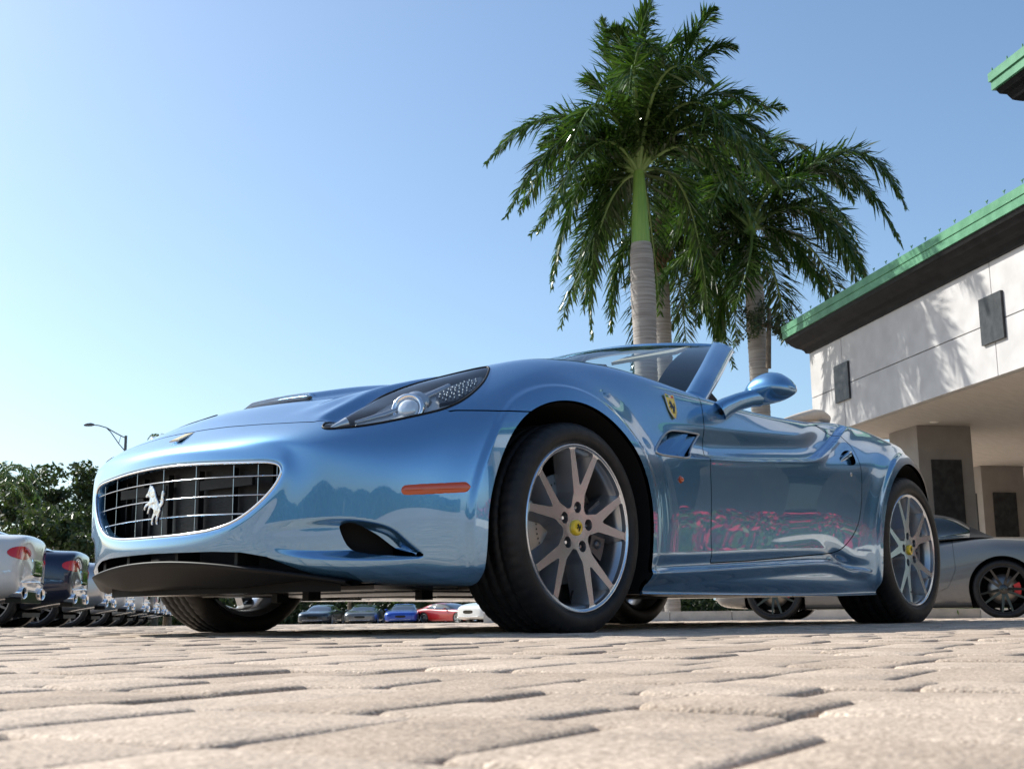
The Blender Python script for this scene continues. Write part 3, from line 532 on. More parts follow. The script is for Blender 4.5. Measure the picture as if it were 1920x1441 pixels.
# ------------------------------------------------------------------ across the yard, behind the viewer (seen mirrored in the paint)
FB = empty('flower_bed', (8.5, -6.6, 0), 0, 'long raised bed of red flowers across the yard, mirrored in the car door', 'flower bed')
for k in range(-9, 10):
    m = MB(); m.prism([(-.09, -.05), (.09, -.05), (.09, .15), (-.09, .15)], k * 1.0 - .495, k * 1.0 + .495, axis='x'); m.build('kerb_stone', KW, FB, loc=(0, .95, 0))
rs_ = np.random.RandomState(9); n = 15000; C = np.stack([rs_.uniform(-9.4, 9.4, n), rs_.uniform(-.9, .75, n), rs_.uniform(.05, .62, n)], 1); C[:, 2] *= .75 + .25 * np.sin(C[:, 0] * 3.1); U, V_ = rand_leaves(C, .06, rs_); quads(C, U, V_, 'foliage', BUSHL, FB)['kind'] = 'stuff'
n = 6500; C = np.stack([rs_.uniform(-9.4, 9.4, n), rs_.uniform(-.9, .8, n), rs_.uniform(.18, .70, n)], 1); C[:, 2] *= .75 + .25 * np.sin(C[:, 0] * 3.1); U, V_ = rand_leaves(C, .06, rs_); quads(C, U, V_, 'blossoms', mat('red_petal', (.62, .018, .07), .6), FB)['kind'] = 'stuff'
B2 = empty('showroom_opposite', (6, -9.6, 0), 0, 'long pale showroom across the yard with green roof edge and shaded glass front', 'building')
def bb(name, x0, x1, y0, y1, z0, z1, mt): m = MB(); m.box(((x0+x1)/2 - 6, (y0+y1)/2 + 12, (z0+z1)/2), (x1-x0, y1-y0, z1-z0)); return m.build(name, mt, B2)
bb('fascia', 2, 32, -10.2, -10.0, 3.4, 4.9, STUCCO); bb('cornice', 1.9, 32.1, -10.2, -9.75, 4.9, 5.2, CORN); bb('roof_edge', 1.8, 32.2, -10.3, -9.65, 5.2, 5.5, GREEN)
bb('soffit', 2, 32, -15, -10.2, 3.42, 3.5, SOFF); bb('glass_front', 2, 32, -15.2, -15, 0, 3.4, mat('dark_glazing', (.03, .035, .04), .05, 0, 1)); bb('roof', 2, 32, -20, -10.2, 4.95, 5.05, CORN)
for x in (2.6, 8.5, 14.5, 20.5, 26.5): bb('column', x - .5, x + .5, -11.2, -10.25, 0, 3.4, COLM)

rs_ = np.random.RandomState(78); n = 16000; a = rs_.uniform(math.radians(150), math.radians(255), n); rr_ = rs_.uniform(26, 31, n); z = rs_.uniform(0, 1, n) * (1.6 + 1.3 * np.abs(np.sin(a * 9)) * np.abs(np.cos(a * 5.3 + 1)))
C = np.stack([CAM.x + rr_ * np.cos(a), CAM.y + rr_ * np.sin(a), z], 1); U, V_ = rand_leaves(C, .30, rs_); props(quads(C, U, V_, 'yard_treeline', DTREEL), kind='stuff')
# ================================================================== the blue convertible (x back, -y towards the viewer's side)
# body tables: 17 lines from the underside centre (0) to the top centre (16); each row is x, half width, height
def nose_edge(scale=1.0, dx=0.0, out=0.0):
    g = [(0,.305),(.13,.306),(.235,.312),(.315,.326),(.375,.350),(.42,.380),(.452,.408),(.473,.432),(.487,.455),(.493,.475),(.488,.492),(.466,.503),(.42,.509),(.345,.512),(.235,.517),(.12,.521),(0,.523)]
    g = np.array(g); c = np.array([0, .415]); p = c + (g - c) * scale
    if out:
        t = np.gradient(p, axis=0); n = np.stack([t[:, 1], -t[:, 0]], 1); n /= np.linalg.norm(n, axis=1, keepdims=True); n[0] = (0, -1); n[-1] = (0, 1); p = p + n * out
    x = -.937 + .33 * p[:, 0]**2 + .10 * (p[:, 1] - .3) + dx
    return np.stack([x, p[:, 0], p[:, 1]], 1)
ST = []
ST.append(nose_edge(.975, .030)); ST.append(nose_edge(1.0, .0)); ST.append(nose_edge(1.0, -.004, .022)); ST.append(nose_edge(1.0, .004, .055))
L4 = [(-.895,0,.222),(-.89,.16,.222),(-.877,.31,.224),(-.852,.435,.228),(-.82,.53,.238),(-.793,.588,.268),(-.780,.612,.32),(-.773,.625,.375),(-.77,.632,.425),(-.772,.63,.475),(-.779,.618,.522),(-.790,.585,.562),(-.803,.51,.590),(-.818,.39,.607),(-.829,.26,.617),(-.836,.13,.624),(-.838,0,.626)]
L5 = [(-.80,0,.172),(-.79,.2,.172),(-.77,.42,.172),(-.735,.58,.174),(-.692,.69,.192),(-.668,.736,.24),(-.657,.754,.31),(-.652,.763,.38),(-.652,.765,.44),(-.657,.757,.50),(-.668,.730,.556),(-.685,.672,.606),(-.70,.585,.640),(-.712,.46,.658),(-.722,.32,.672),(-.73,.16,.688),(-.733,0,.694)]
L6 = [(-.62,0,.15),(-.61,.3,.15),(-.59,.58,.15),(-.55,.745,.152),(-.525,.805,.172),(-.513,.833,.23),(-.507,.848,.31),(-.502,.856,.38),(-.502,.857,.45),(-.506,.850,.522),(-.515,.825,.594),(-.53,.772,.652),(-.545,.69,.690),(-.56,.56,.706),(-.57,.40,.722),(-.575,.2,.745),(-.577,0,.752)]
ST += [np.array(L4), np.array(L5), np.array(L6)]
XS = [-.38, 0, .36, .8, 1.3, 1.8, 2.2, 2.6, 2.95, 3.25]
RS = [  # half widths
 [0]*10, [.35]*10,
 [.76,.84,.84,.84,.84,.84,.84,.82,.74,.60],
 [.86,.90,.90,.895,.895,.90,.905,.895,.82,.68],
 [.884,.922,.922,.925,.925,.925,.925,.915,.85,.72],
 [.898,.934,.930,.925,.920,.920,.935,.932,.872,.745],
 [.906,.946,.935,.928,.925,.925,.943,.945,.885,.76],
 [.910,.953,.942,.935,.932,.932,.950,.952,.892,.768],
 [.910,.953,.945,.940,.937,.937,.950,.952,.890,.768],
 [.902,.947,.942,.937,.933,.933,.945,.945,.88,.755],
 [.882,.930,.928,.917,.908,.908,.925,.922,.855,.73],
 [.838,.900,.908,.902,.890,.885,.895,.885,.815,.69],
 [.766,.845,.872,.878,.870,.855,.84,.825,.75,.63],
 [.655,.745,.79,.825,.835,.80,.745,.71,.64,.54],
 [.49,.56,.60,.64,.66,.62,.56,.54,.50,.43],
 [.25,.28,.31,.33,.34,.32,.29,.28,.26,.22],
 [0]*10]
RZ = [
 [.14]*8+[.17,.23], [.14]*8+[.17,.23],
 [.14,.135,.126,.126,.126,.126,.13,.14,.18,.25],
 [.145,.14,.128,.128,.128,.128,.135,.148,.20,.28],
 [.170,.165,.165,.17,.18,.19,.19,.20,.26,.34],
 [.23,.22,.207,.226,.256,.29,.255,.27,.33,.40],
 [.31,.31,.30,.32,.35,.38,.36,.38,.42,.47],
 [.39,.42,.42,.43,.45,.47,.48,.50,.53,.55],
 [.47,.52,.53,.545,.57,.59,.60,.62,.63,.63],
 [.548,.61,.605,.625,.655,.685,.70,.715,.705,.69],
 [.622,.69,.672,.685,.710,.745,.775,.79,.765,.735],
 [.688,.770,.762,.765,.775,.80,.845,.850,.82,.78],
 [.742,.852,.862,.845,.838,.862,.905,.895,.855,.81],
 [.776,.904,.932,.898,.872,.893,.930,.922,.88,.835],
 [.775,.885,.928,.93,.90,.91,.945,.945,.905,.86],
 [.778,.868,.915,.945,.92,.93,.96,.965,.93,.88],
 [.786,.873,.920,.950,.92,.93,.962,.97,.935,.885]]
tab = np.array([np.concatenate([[RS[i][k] for i in range(17)], [RZ[i][k] for i in range(17)]]) for k in range(10)])
lean = np.array([0,0,0,0,0,0,0,0,0,0,-.005,-.012,-.02,-.03,-.035,-.04,-.04])       # top lines sit a little further forward near the nose
for x in [-.38, -.25, -.12, .02, .18, .36, .56, .78, 1.02, 1.3, 1.58, 1.85, 2.08, 2.3, 2.5, 2.7, 2.9, 3.1, 3.25]:
    r = lerp_table(XS, tab, x); L = lean * max(0, min(1, (.2 - x) / .5))
    ST.append(np.stack([x + L, r[:17], r[17:]], 1))
last = ST[-1]; c = np.array([3.5, 0, .6])
for f, dx in ((.86, 3.40), (.62, 3.49), (.30, 3.53)):
    q = last.copy(); q[:, 1] *= f; q[:, 2] = .6 + (q[:, 2] - .6) * (f * .8 + .2); q[:, 0] = dx; ST.append(q)
TAB = np.stack(ST, 1)                                   # (17, stations, 3)

def bell(d, w): return np.exp(-(d / w)**2)
def sstep(a, b, x): t = np.clip((x - a) / (b - a), 0, 1); return t * t * (3 - 2 * t)
def seg_dist(P, pl):
    """distance to a polyline and running parameter"""
    pl = np.asarray(pl, float); best = np.full(len(P), 1e9); prm = np.zeros(len(P)); side = np.zeros(len(P))
    for i in range(len(pl) - 1):
        e = pl[i + 1] - pl[i]; w = P - pl[i]; t = np.clip((w @ e) / (e @ e), 0, 1); v = w - t[:, None] * e; d = np.linalg.norm(v, axis=1); b = d < best
        best[b] = d[b]; prm[b] = (i + t[b]) / (len(pl) - 1); side[b] = np.sign(e[0] * v[b, 1] - e[1] * v[b, 0])
    return best, prm, side
INTAKE = [(-.880,.272),(-.865,.318),(-.815,.334),(-.755,.337),(-.70,.328),(-.645,.306),(-.60,.264),(-.566,.229),(-.60,.221),(-.69,.217),(-.79,.220),(-.85,.236)]
def shape_body(S):
    """sculpted features laid over the smooth body (S: x, half width, z)"""
    sh = S.shape; P = S.reshape(-1, 3).copy(); x, y, z = P[:, 0].copy(), P[:, 1].copy(), P[:, 2].copy(); N = grid_normals(S).reshape(-1, 3)
    if (N[:, 1] * (y > .3)).sum() < 0: N = -N
    D = np.zeros(len(P)); side = sstep(.35, .7, np.abs(N[:, 1]))
    # wheel arch lips
    for cx, cz, R in ((0.0, .33, .408), (2.67, .345, .412)):
        d = np.hypot(x - cx, z - cz) - R
        D += side * (.0095 * (1 - sstep(.034, .056, d)) + .012 * bell(np.maximum(d - .045, 0), .07)) * sstep(.14, .20, z)
    # scallop along the door, rising at its rear
    lo = smooth_poly([(.42,.602),(.80,.622),(1.10,.640),(1.43,.668),(1.68,.694),(1.83,.742),(1.99,.815),(2.12,.875),(2.22,.905)], 4, False)
    d, t, sd = seg_dist(P[:, [0, 2]], lo)
    env = sstep(.02, .16, t) * (1 - sstep(.93, 1.0, t)); up_ = sd > 0
    D += side * env * (.006 * bell(d, .022) * (~up_) - np.where(up_, .020 * sstep(0, .022, d) * (1 - sstep(.035, .13, d)), 0))
    # ledge above the sill, with a fin at its rear end
    lg = smooth_poly([(.36,.196),(.80,.216),(1.25,.240),(1.74,.262),(1.95,.245),(2.2,.232)], 4, False)
    d, t, sd = seg_dist(P[:, [0, 2]], lg); q = d * sd; e = sstep(.0, .08, t) * (1 - sstep(.88, 1.0, t)) * sstep(.2, .45, np.abs(N[:, 1]))
    D += e * (.017 * (1 - sstep(-.006, .010, q)) * (1 - sstep(.0, .05, -q)) - .010 * sstep(-.006, .012, q) * (1 - sstep(.015, .06, q)))
    # hollow in front of the rear wheel, above the sill
    D -= side * .022 * bell(x - 1.93, .10) * bell(z - (.275 - .25 * (x - 1.93)), .026)
    # wedge scoop at the bumper's side: sharp brow and shelf, fading out forwards
    q = sdf_poly(P[:, [0, 2]], smooth_poly(INTAKE, 4)); m = (y > .38) & (x < -.42)
    D -= m * sstep(.002, -.024, q) * (.012 * sstep(-.88, -.80, x) + .050 * sstep(-.83, -.66, x))
    # nose: soft valley from grille corner to lamp tip, crease on bonnet
    e = y - np.interp(x, [-.75, -.60, -.40, -.2, .1, .6], [.525, .497, .462, .448, .44, .45])
    D -= (z > .55) * .026 * sstep(-.006, .032, e) * (1 - sstep(.042, .090, e)) * sstep(-.745, -.68, x) * (1 - sstep(.15, .6, x)); D += (z > .55) * .005 * bell(e + .012, .02) * sstep(-.75, -.6, x) * (1 - sstep(.2, .7, x))
    d, t, sd = seg_dist(P[:, [0, 1]], [(-.74,.40),(-.50,.42),(-.2,.43),(.2,.44),(.9,.46)]); D += (z > .6) * .010 * bell(d, .045) * sstep(0, .2, t)
    # bonnet scoop
    ax = np.abs(y); w = .150 + .02 * np.clip((x + .45), 0, 1); D += (z > .6) * .024 * sstep(-.475, -.445, x) * (1 - sstep(-.40, .45, x) * .9) * (1 - sstep(w, w + .05, ax)) * (x < .9)
    D += (z > .6) * .006 * (1 - sstep(.18, .34, ax)) * sstep(-.75, -.2, x) * (1 - sstep(.4, .9, x))
    # rear haunch lamp and lip
    D += side * .006 * bell(z - .84, .02) * sstep(2.3, 2.7, x)
    P = P + N * D[:, None]; P[:, 1] = np.where(y < 1e-4, 0, np.maximum(P[:, 1], 0))
    return P.reshape(sh)
def make_body(si, sj):
    S = shape_body(loft(TAB, si, sj)); N = grid_normals(S)
    k = np.unravel_index(np.argmax(S[..., 1]), S.shape[:2])
    if N[k][1] < 0: N = -N
    N[0, :, 1] = 0; N[-1, :, 1] = 0
    t = TM.from_grid(S, N)
    fn = np.cross(t.V[t.F[:, 1]] - t.V[t.F[:, 0]], t.V[t.F[:, 2]] - t.V[t.F[:, 0]])
    if (fn * t.N[t.F[:, 0]]).sum() < 0: t.F = t.F[:, ::-1]
    return t
# ------------------------------------------------------------------ car materials
BLUE = paint('blue_metallic_paint', (.125, .340, .60), .80, .26); BLUE.node_tree.nodes['Principled BSDF'].inputs['Coat IOR'].default_value = 2.1
BLACKP = mat('black_plastic', (.008, .008, .0085), .5, spec=.22); GLOSSB = mat('gloss_black', (.008, .008, .009), .12)
DARK = mat('dark_void', (.006, .006, .006), .9); UNDER = noise_mat('underbody', (.05, .05, .052), (.22, .20, .18), 3, rough=.22, metal=.6, stretch=(1, .3, 1))
CHROME = mat('chrome', (.86, .86, .88), .06, 1.0); SATIN = mat('satin_metal', (.55, .56, .57), .28, 1.0)
MACH = mat('machined_alloy', (.56, .61, .68), .22, 1.0); ALLOYD = mat('grey_alloy_paint', (.40, .41, .43), .28, .85, .5)
RUBBER = noise_mat('tyre_rubber', (.009, .009, .010), (.018, .017, .0165), 30, rough=.52, bump=.15, bscale=220, dist=.002)
ROTOR = mat('brake_steel', (.22, .21, .20), .35, 1.0); YELLOW = mat('badge_yellow', (.85, .58, .02), .25, 0, .8)
AMBER = mat('amber_lens', (.50, .062, .004), .12, 0, 1.0); REDL = mat('red_lens', (.55, .01, .012), .1, 0, 1.0)
TAN = noise_mat('tan_leather', (.62, .50, .38), (.68, .56, .43), 40, rough=.5, bump=.2, bscale=300, dist=.001)
ENAM_G = mat('enamel_green', (.02, .25, .07), .3); ENAM_W = mat('enamel_white', (.8, .8, .8), .3); ENAM_R = mat('enamel_red', (.6, .02, .02), .3)
def thin_glass(name, tint=(.9, .95, .95), dark=0.0):
    m = bpy.data.materials.new(name); m.use_nodes = True; nt = m.node_tree; N = nt.nodes; L = nt.links; N.remove(N['Principled BSDF'])
    t = N.new('ShaderNodeBsdfTransparent'); t.inputs[0].default_value = (*tint, 1); g = N.new('ShaderNodeBsdfGlossy'); g.inputs['Roughness'].default_value = .01
    g.inputs[0].default_value = (1, 1, 1, 1); f = N.new('ShaderNodeFresnel'); gg = N.new('ShaderNodeNewGeometry'); mr = N.new('ShaderNodeMapRange'); mr.inputs['To Min'].default_value = 1.5; mr.inputs['To Max'].default_value = 1 / 1.5; L.new(gg.outputs['Backfacing'], mr.inputs['Value']); L.new(mr.outputs[0], f.inputs[0]); x = N.new('ShaderNodeMixShader')
    L.new(f.outputs[0], x.inputs[0]); L.new(t.outputs[0], x.inputs[1]); L.new(g.outputs[0], x.inputs[2]); L.new(x.outputs[0], N['Material Output'].inputs[0]); return m
GLASS = thin_glass('windscreen_glass', (.72, .80, .80)); LENS = thin_glass('lamp_lens', (.93, .95, .96))

CAR = empty('convertible_car', (0, 0, 0), 0, 'metallic light blue two door convertible with its roof down and yellow wheel centres', 'car')

HL = smooth_poly([(-.756,.571),(-.71,.646),(-.631,.713),(-.523,.779),(-.449,.811),(-.38,.819),(-.30,.803),(-.235,.772),(-.186,.733),(-.20,.70),(-.28,.645),(-.366,.600),(-.50,.566),(-.666,.553)], 4)
DOOR = [(.895,.92),(.877,.854),(.849,.749),(.820,.62),(.826,.482),(.826,.345),(.836,.238),(1.111,.253),(1.461,.277),(1.847,.305)] + [tuple(p) for p in smooth_poly([(1.847,.305),(1.915,.325),(1.995,.372),(2.055,.432),(2.092,.516),(2.115,.638),(2.120,.72),(2.095,.80),(2.03,.838)], 4, False)] + [(1.90,.875),(1.83,.92)]
VENT = smooth_poly([(.458,.611),(.50,.655),(.568,.698),(.64,.712),(.797,.716),(.795,.708),(.725,.65),(.672,.614),(.60,.609)], 3)
HOLE = smooth_poly([(-.730,.322),(-.69,.318),(-.645,.298),(-.603,.262),(-.562,.229),(-.61,.229),(-.67,.236),(-.710,.262)], 4)
HANDLE = smooth_poly([(1.938,.715),(1.975,.747),(2.03,.768),(2.078,.765),(2.088,.735),(2.074,.708),(2.00,.697)], 4)
def S2(t): return np.abs(t.V[:, 1])
def ws_base(s): return .60 + .60 * s * s
def split_panels(t, near):
    """cuts the body skin of one side into its panels"""
    out = {}
    x, z = t.V[:, 0], t.V[:, 2]
    for cx, cz, R in ((0, .33, .408), (2.67, .345, .412)):
        x, z, y = t.V[:, 0], t.V[:, 2], S2(t)
        phi = np.hypot(x - cx, z - cz) - R; phi = np.where((z < cz) & (np.abs(x - cx) < R), -np.minimum(R - np.abs(x - cx), .2), phi)
        phi = np.where(y < .56, np.maximum(phi, .001), phi); t = t.clip(phi)
    c_ = t.cut; va, vb = t.V[c_[:, 0]], t.V[c_[:, 1]]; off = np.array([1, 0, 1.0]); va2, vb2 = va * off, vb * off; sgn_ = 1 if t.V[:, 1].sum() > 0 else -1; va2[:, 1] = vb2[:, 1] = .50 * sgn_
    va, vb = va - t.N[c_[:, 0]] * .004, vb - t.N[c_[:, 1]] * .004; n_ = len(c_); i_ = np.arange(n_); out['liner'] = TM(np.concatenate([va, vb, vb2, va2]), np.tile([[0, 0, -1.0]], (4 * n_, 1)), np.concatenate([np.stack([i_, i_ + n_, i_ + 2 * n_], 1), np.stack([i_, i_ + 2 * n_, i_ + 3 * n_], 1)]))
    # slot between nose and chin
    x, z, y = t.V[:, 0], t.V[:, 2], S2(t)
    zc = np.interp(y, [0, .27, .37, .45, .505, .55, .60, .66, .72], [.254, .251, .246, .231, .203, .180, .158, .146, .12]); t = t.clip(np.where(x > -.60, .05, z - zc))
    # cabin
    x, z, y = t.V[:, 0], t.V[:, 2], S2(t)
    cab = np.maximum.reduce([y - .795, ws_base(y) - x, x - (2.14 - .1 * y)]); cab = np.where(z < .6, .1, cab); t = t.clip(cab)
    # lamp
    q = sdf_poly(t.V[:, :2] * [1, 1 if t.V[0, 1] >= 0 and t.V[:, 1].sum() > 0 else -1], HL); q = np.where(t.V[:, 2] < .5, .1, q)
    out['lamp'] = t.clip(q + .003, True); t = t.clip(q)
    sg = 1 if t.V[:, 1].sum() > 0 else -1
    def xz(t): return t.V[:, [0, 2]]
    # side openings
    for key, poly, lim in (('vent', VENT, .7), ('hole', HOLE, .45), ('handle', HANDLE, .7)):
        q = sdf_poly(xz(t), poly); q = np.where(S2(t) < lim, .1, q); out[key] = t.clip(q, True); t = t.clip(q)
    # door
    q = sdf_poly(xz(t), DOOR); q = np.where(S2(t) < .70, .1, q); out['door'] = t.clip(q + .0026, True); t = t.clip(q - .0022)
    # bonnet: behind the nose, inside the lamps and wings
    x, y, z = t.V[:, 0], S2(t), t.V[:, 2]
    hp = np.array([(-.80,-.3),(-.812,0),(-.805,.12),(-.79,.25),(-.765,.42),(-.742,.52),(-.70,.552),(-.60,.562),(-.45,.583),(-.30,.637),(-.20,.695),(0,.715),(.3,.735),(.7,.76),(1.2,.79),(1.2,-.3)])
    q = sdf_poly(np.stack([x, y], 1), hp); q = np.where(z < .55, .1, q); out['bonnet'] = t.clip(q + .0026, True); t = t.clip(q - .002)
    # bumper: nose and corner ahead of the wheel, below the lamp
    x, y, z = t.V[:, 0], S2(t), t.V[:, 2]
    zl = np.interp(x, [-.50, -.448, -.379, -.281, -.18, 0], [.655, .667, .670, .675, .682, .69]); q = np.where(x < -.46, -.1 * (x + .46) * 10 - .0, np.where(x > 0.1, -1, 0)); phi = np.where(x < -.47, 1.0, np.where(x > .1, -1.0, zl - z))
    phi = np.where((x < -.47), np.maximum(.02, -.47 - x), phi); out['bumper'] = t.clip(phi - .0022); t = t.clip(phi + .0022, True)
    # lower rear quarter below the shut line
    out['wing'] = t.clip(t.V[:, 0] - 1.5, True); out['quarter'] = t.clip(t.V[:, 0] - 1.5)
    return out

def horse_poly():
    """rearing horse outline, unit height, facing left"""
    return [(.06,.70),(.10,.76),(.15,.80),(.20,.88),(.22,.94),(.26,1.0),(.30,.95),(.35,.95),(.40,.90),(.46,.82),(.50,.74),(.53,.66),(.60,.58),(.66,.50),(.70,.52),(.72,.60),(.73,.72),(.76,.80),(.82,.82),(.84,.75),(.82,.66),(.83,.56),(.80,.46),(.74,.41),(.71,.40),(.72,.33),(.68,.27),(.66,.20),(.62,.14),(.60,.06),(.64,.01),(.58,-.01),(.53,.03),(.54,.12),(.55,.20),(.52,.22),(.46,.18),(.42,.12),(.41,.05),(.44,.00),(.37,-.01),(.34,.04),(.36,.14),(.38,.22),(.43,.30),(.42,.36),(.36,.40),(.30,.42),(.24,.36),(.22,.29),(.17,.27),(.15,.31),(.18,.36),(.20,.43),(.22,.47),(.15,.47),(.08,.42),(.04,.36),(.00,.40),(.03,.47),(.09,.53),(.17,.56),(.24,.58),(.25,.65),(.22,.70),(.16,.70),(.11,.67)]
def relief(poly, P, thick, mb, mi=0, dome=.0):
    """turns a 2-D outline into a solid plaque; P maps (u, v, height) to space"""
    n = len(poly); V = [P(u, v, 0) for u, v in poly] + [P(u, v, thick) for u, v in poly]
    mb.add(V, [tuple(range(n)), tuple(range(n, 2 * n))[::-1]] + [(i, (i + 1) % n, n + (i + 1) % n, n + i) for i in range(n)], mi)
def frame_at(p, nrm, upv=(0, 0, 1)):
    n = Vector(nrm).normalized(); u = Vector(upv).cross(n).normalized(); v = n.cross(u); p = Vector(p)
    return lambda a, b, h: p + u * a + v * b + n * h
def surf_point(S, N, x, z=None, s=None):
    """nearest body point to (x, z) on the flank, or (x, s) on top"""
    k = np.argmin((S[:, 0] - x)**2 + ((S[:, 2] - z)**2 if z is not None else 0) + ((S[:, 1] - s)**2 if s is not None else 0) + (0 if z is None or s is not None else 1e3 * (S[:, 1] < .45)) + (0 if s is None else 1e3 * (S[:, 2] < .5)))
    return S[k], N[k]

def chain(t):
    nx = {}
    for a, b in t.cut: nx.setdefault(int(a), []).append(int(b)); nx.setdefault(int(b), []).append(int(a))
    best = []; seen = set()
    for s0 in nx:
        if s0 in seen: continue
        loop = [s0]; seen.add(s0); cur = s0
        while True:
            n_ = [k for k in nx[cur] if k not in seen]
            if not n_: break
            cur = n_[0]; seen.add(cur); loop.append(cur)
        if len(loop) > len(best): best = loop
    return t.V[best], t.N[best]
def idw(S, x, z=None, s=None, k=8):
    d = (S[:, 0] - x)**2 + ((S[:, 2] - z)**2 + 1e3 * (S[:, 1] < .45) if z is not None else (S[:, 1] - s)**2 + 1e3 * (S[:, 2] < .5)); i = np.argpartition(d, k)[:k]; w = 1 / (d[i] + 2e-6); return (S[i] * w[:, None]).sum(0) / w.sum()
def build_wheel(R, width, loc, out, phase, face_y):
    """out: -1 for the side facing -y"""
    rr = .272
    # face cut from a shaped disc
    nr, na = 100, 400; r = np.linspace(.006, rr, nr); a = np.linspace(0, 2 * np.pi, na, endpoint=False); Rg, Ag = np.meshgrid(r, a, indexing='ij')
    u, w = Rg * np.cos(Ag), Rg * np.sin(Ag)
    def h(r): return np.interp(r, [0, .05, .10, .17, .235, .252, .258, .265, .272], [.020, .019, .016, .012, .008, .007, .005, .0, .006])
    Y = h(Rg); S = np.stack([u, Y, w], -1).reshape(-1, 3)
    I = np.arange(nr * na).reshape(nr, na); J = np.roll(I, -1, 1); q = np.stack([I[:-1], I[1:], J[1:], J[:-1]], -1).reshape(-1, 4)
    F = np.concatenate([q[:, [0, 1, 2]], q[:, [0, 2, 3]]]); dh = (h(Rg + .002) - h(Rg - .002)) / .004
    N = np.stack([dh * np.cos(Ag), -np.ones_like(dh), dh * np.sin(Ag)], -1).reshape(-1, 3); N /= np.linalg.norm(N, axis=1, keepdims=True)
    t = TM(S, N, F); X = np.stack([t.V[:, 0], t.V[:, 2]], 1)
    def cap(p, q, ra, rb):
        p, q = np.array(p), np.array(q); e = q - p; k = np.clip(((X - p) @ e) / (e @ e), 0, 1); return np.linalg.norm(X - p - k[:, None] * e, axis=1) - (ra + (rb - ra) * k)
    def smin(a, b, k): hh = np.maximum(k - np.abs(a - b), 0) / k; return np.minimum(a, b) - hh * hh * k * .25
    rad = np.linalg.norm(X, axis=1); phi = rad - .058; pol = lambda r, d: (r * math.cos(math.radians(d)), r * math.sin(math.radians(d)))
    for k in range(5):
        A = phase + 72 * k
        arm = cap((0, 0), pol(.085, A), .035, .031)
        for d in (-14.5, 14.5): arm = smin(arm, cap(pol(.095, A + d * .16), pol(.262, A + d), .0185, .0112), .012)
        phi = smin(phi, arm, .022)
    phi = smin(phi, .256 - rad, .012)
    for k in range(5): phi = np.maximum(phi, .0185 - np.linalg.norm((X - np.array(pol(.066, phase + 72 * k))) , axis=1))
    t = t.clip(phi, True)
    W = empty('wheel', loc)
    W.parent = CAR
    def put(t): return t if out < 0 else TM(t.V * [1, -1, 1], t.N * [1, -1, 1], t.F[:, ::-1], t.cut)
    # bevelled side walls of the spokes
    fl = flange(t, 1.0); n = len(fl.V) // 4; back = .062
    V = fl.V.copy(); rb = np.hypot(V[:, 0], V[:, 2]); V[2*n:, :] = V[[*range(n, 2*n), *range(0, n)]]; V[2*n:, 1] += back
    bc = np.array([*pol(.066, phase)]); mid = (V[:n] + V[n:2*n]) / 2; mv = np.stack([mid[:, 0], mid[:, 2]], 1); nr_ = fl.N[:n][:, [0, 2]]; cl = np.linalg.norm(mv - bc, axis=1) < .025; sgn = np.sign((nr_[cl] * (bc - mv[cl])).sum()) or 1; far_ = np.array([min(np.linalg.norm(p_ - np.array(pol(.066, phase + 72 * k_))) for k_ in range(5)) > .024 for p_ in mv]) & (np.hypot(mv[:, 0], mv[:, 1]) < .262)
    fx_ = (nr_ * sgn * .013 * far_[:, None]); V[2*n:3*n, 0] += fx_[:, 0]; V[2*n:3*n, 2] += fx_[:, 1]; V[3*n:, 0] += fx_[:, 0]; V[3*n:, 2] += fx_[:, 1]
    fl.V = V
    tm_object(put(t), 'wheel_face', MACH, W)
    o = tm_object(put(fl), 'spoke_sides', ALLOYD, W, normals=False); 
    for p in o.data.polygons: p.use_smooth = False
    m = MB(); w2 = width
    m.lathe([(.272, .006), (.273, .012), (.262, .016), (.250, .02), (.243, .05), (.238, .10), (.236, .18), (.25, w2 - .02), (.266, w2 - .012), (.268, w2 - .006)], 96)
    m.lathe([(.02, .062), (.06, .064), (.06, .10), (.02, .10)], 32)
    rim = m.build('rim_barrel', ALLOYD, W)
    m = MB(); nA = 300; prof = [(.271, .008), (.2745, -.001), (.287, -.008), (.302, -.009), (R - .018, .000), (R - .008, .010), (R - .002, .024), (R, .044)]
    ys = [.048, .050, .056, .058, .090, .092, .100, .102]; c = w2 / 2; g = []
    for yy in (.24, .42, .58, .76): g += [(R, w2 * yy - .006), (R - .006, w2 * yy - .0045), (R - .006, w2 * yy + .0045), (R, w2 * yy + .006)]
    prof += g + [(r_, w2 - y_) for r_, y_ in prof[::-1]]
    m.lathe(prof, nA); ty = m.build('tyre', RUBBER, W); co = np.array([v.co for v in ty.data.vertices]); k = len(prof); co = co.reshape(k, nA, 3)
    notch = (np.arange(nA) % 5 == 0)
    for i, (r_, y_) in enumerate(prof):
        if r_ > R - .012:
            sh = np.roll(notch, int(y_ * 40)); f = (r_ - .0035) / r_; co[i, sh, 0] *= f; co[i, sh, 2] *= f
    co = co.reshape(-1, 3); zb = .001 - loc[2]; low = co[:, 2] < zb; co[low, 2] = zb
    bulge = np.clip((zb + .03 - co[:, 2]) / .03, 0, 1) * np.where(co[:, 1] < c, -1, 1) * .006; co[:, 1] += bulge
    if out > 0: co[:, 1] *= -1; rm = np.array([v.co for v in rim.data.vertices]); rm[:, 1] *= -1; rim.data.vertices.foreach_set('co', rm.ravel())
    ty.data.vertices.foreach_set('co', co.ravel())
    if out > 0:
        for o in (ty, rim):
            b = bmesh.new(); b.from_mesh(o.data); bmesh.ops.reverse_faces(b, faces=b.faces); b.to_mesh(o.data); b.free()
    s = -out
    m = MB(); m.lathe([(.03, .075), (.175, .075), (.178, .078), (.178, .100), (.03, .104)], 72)
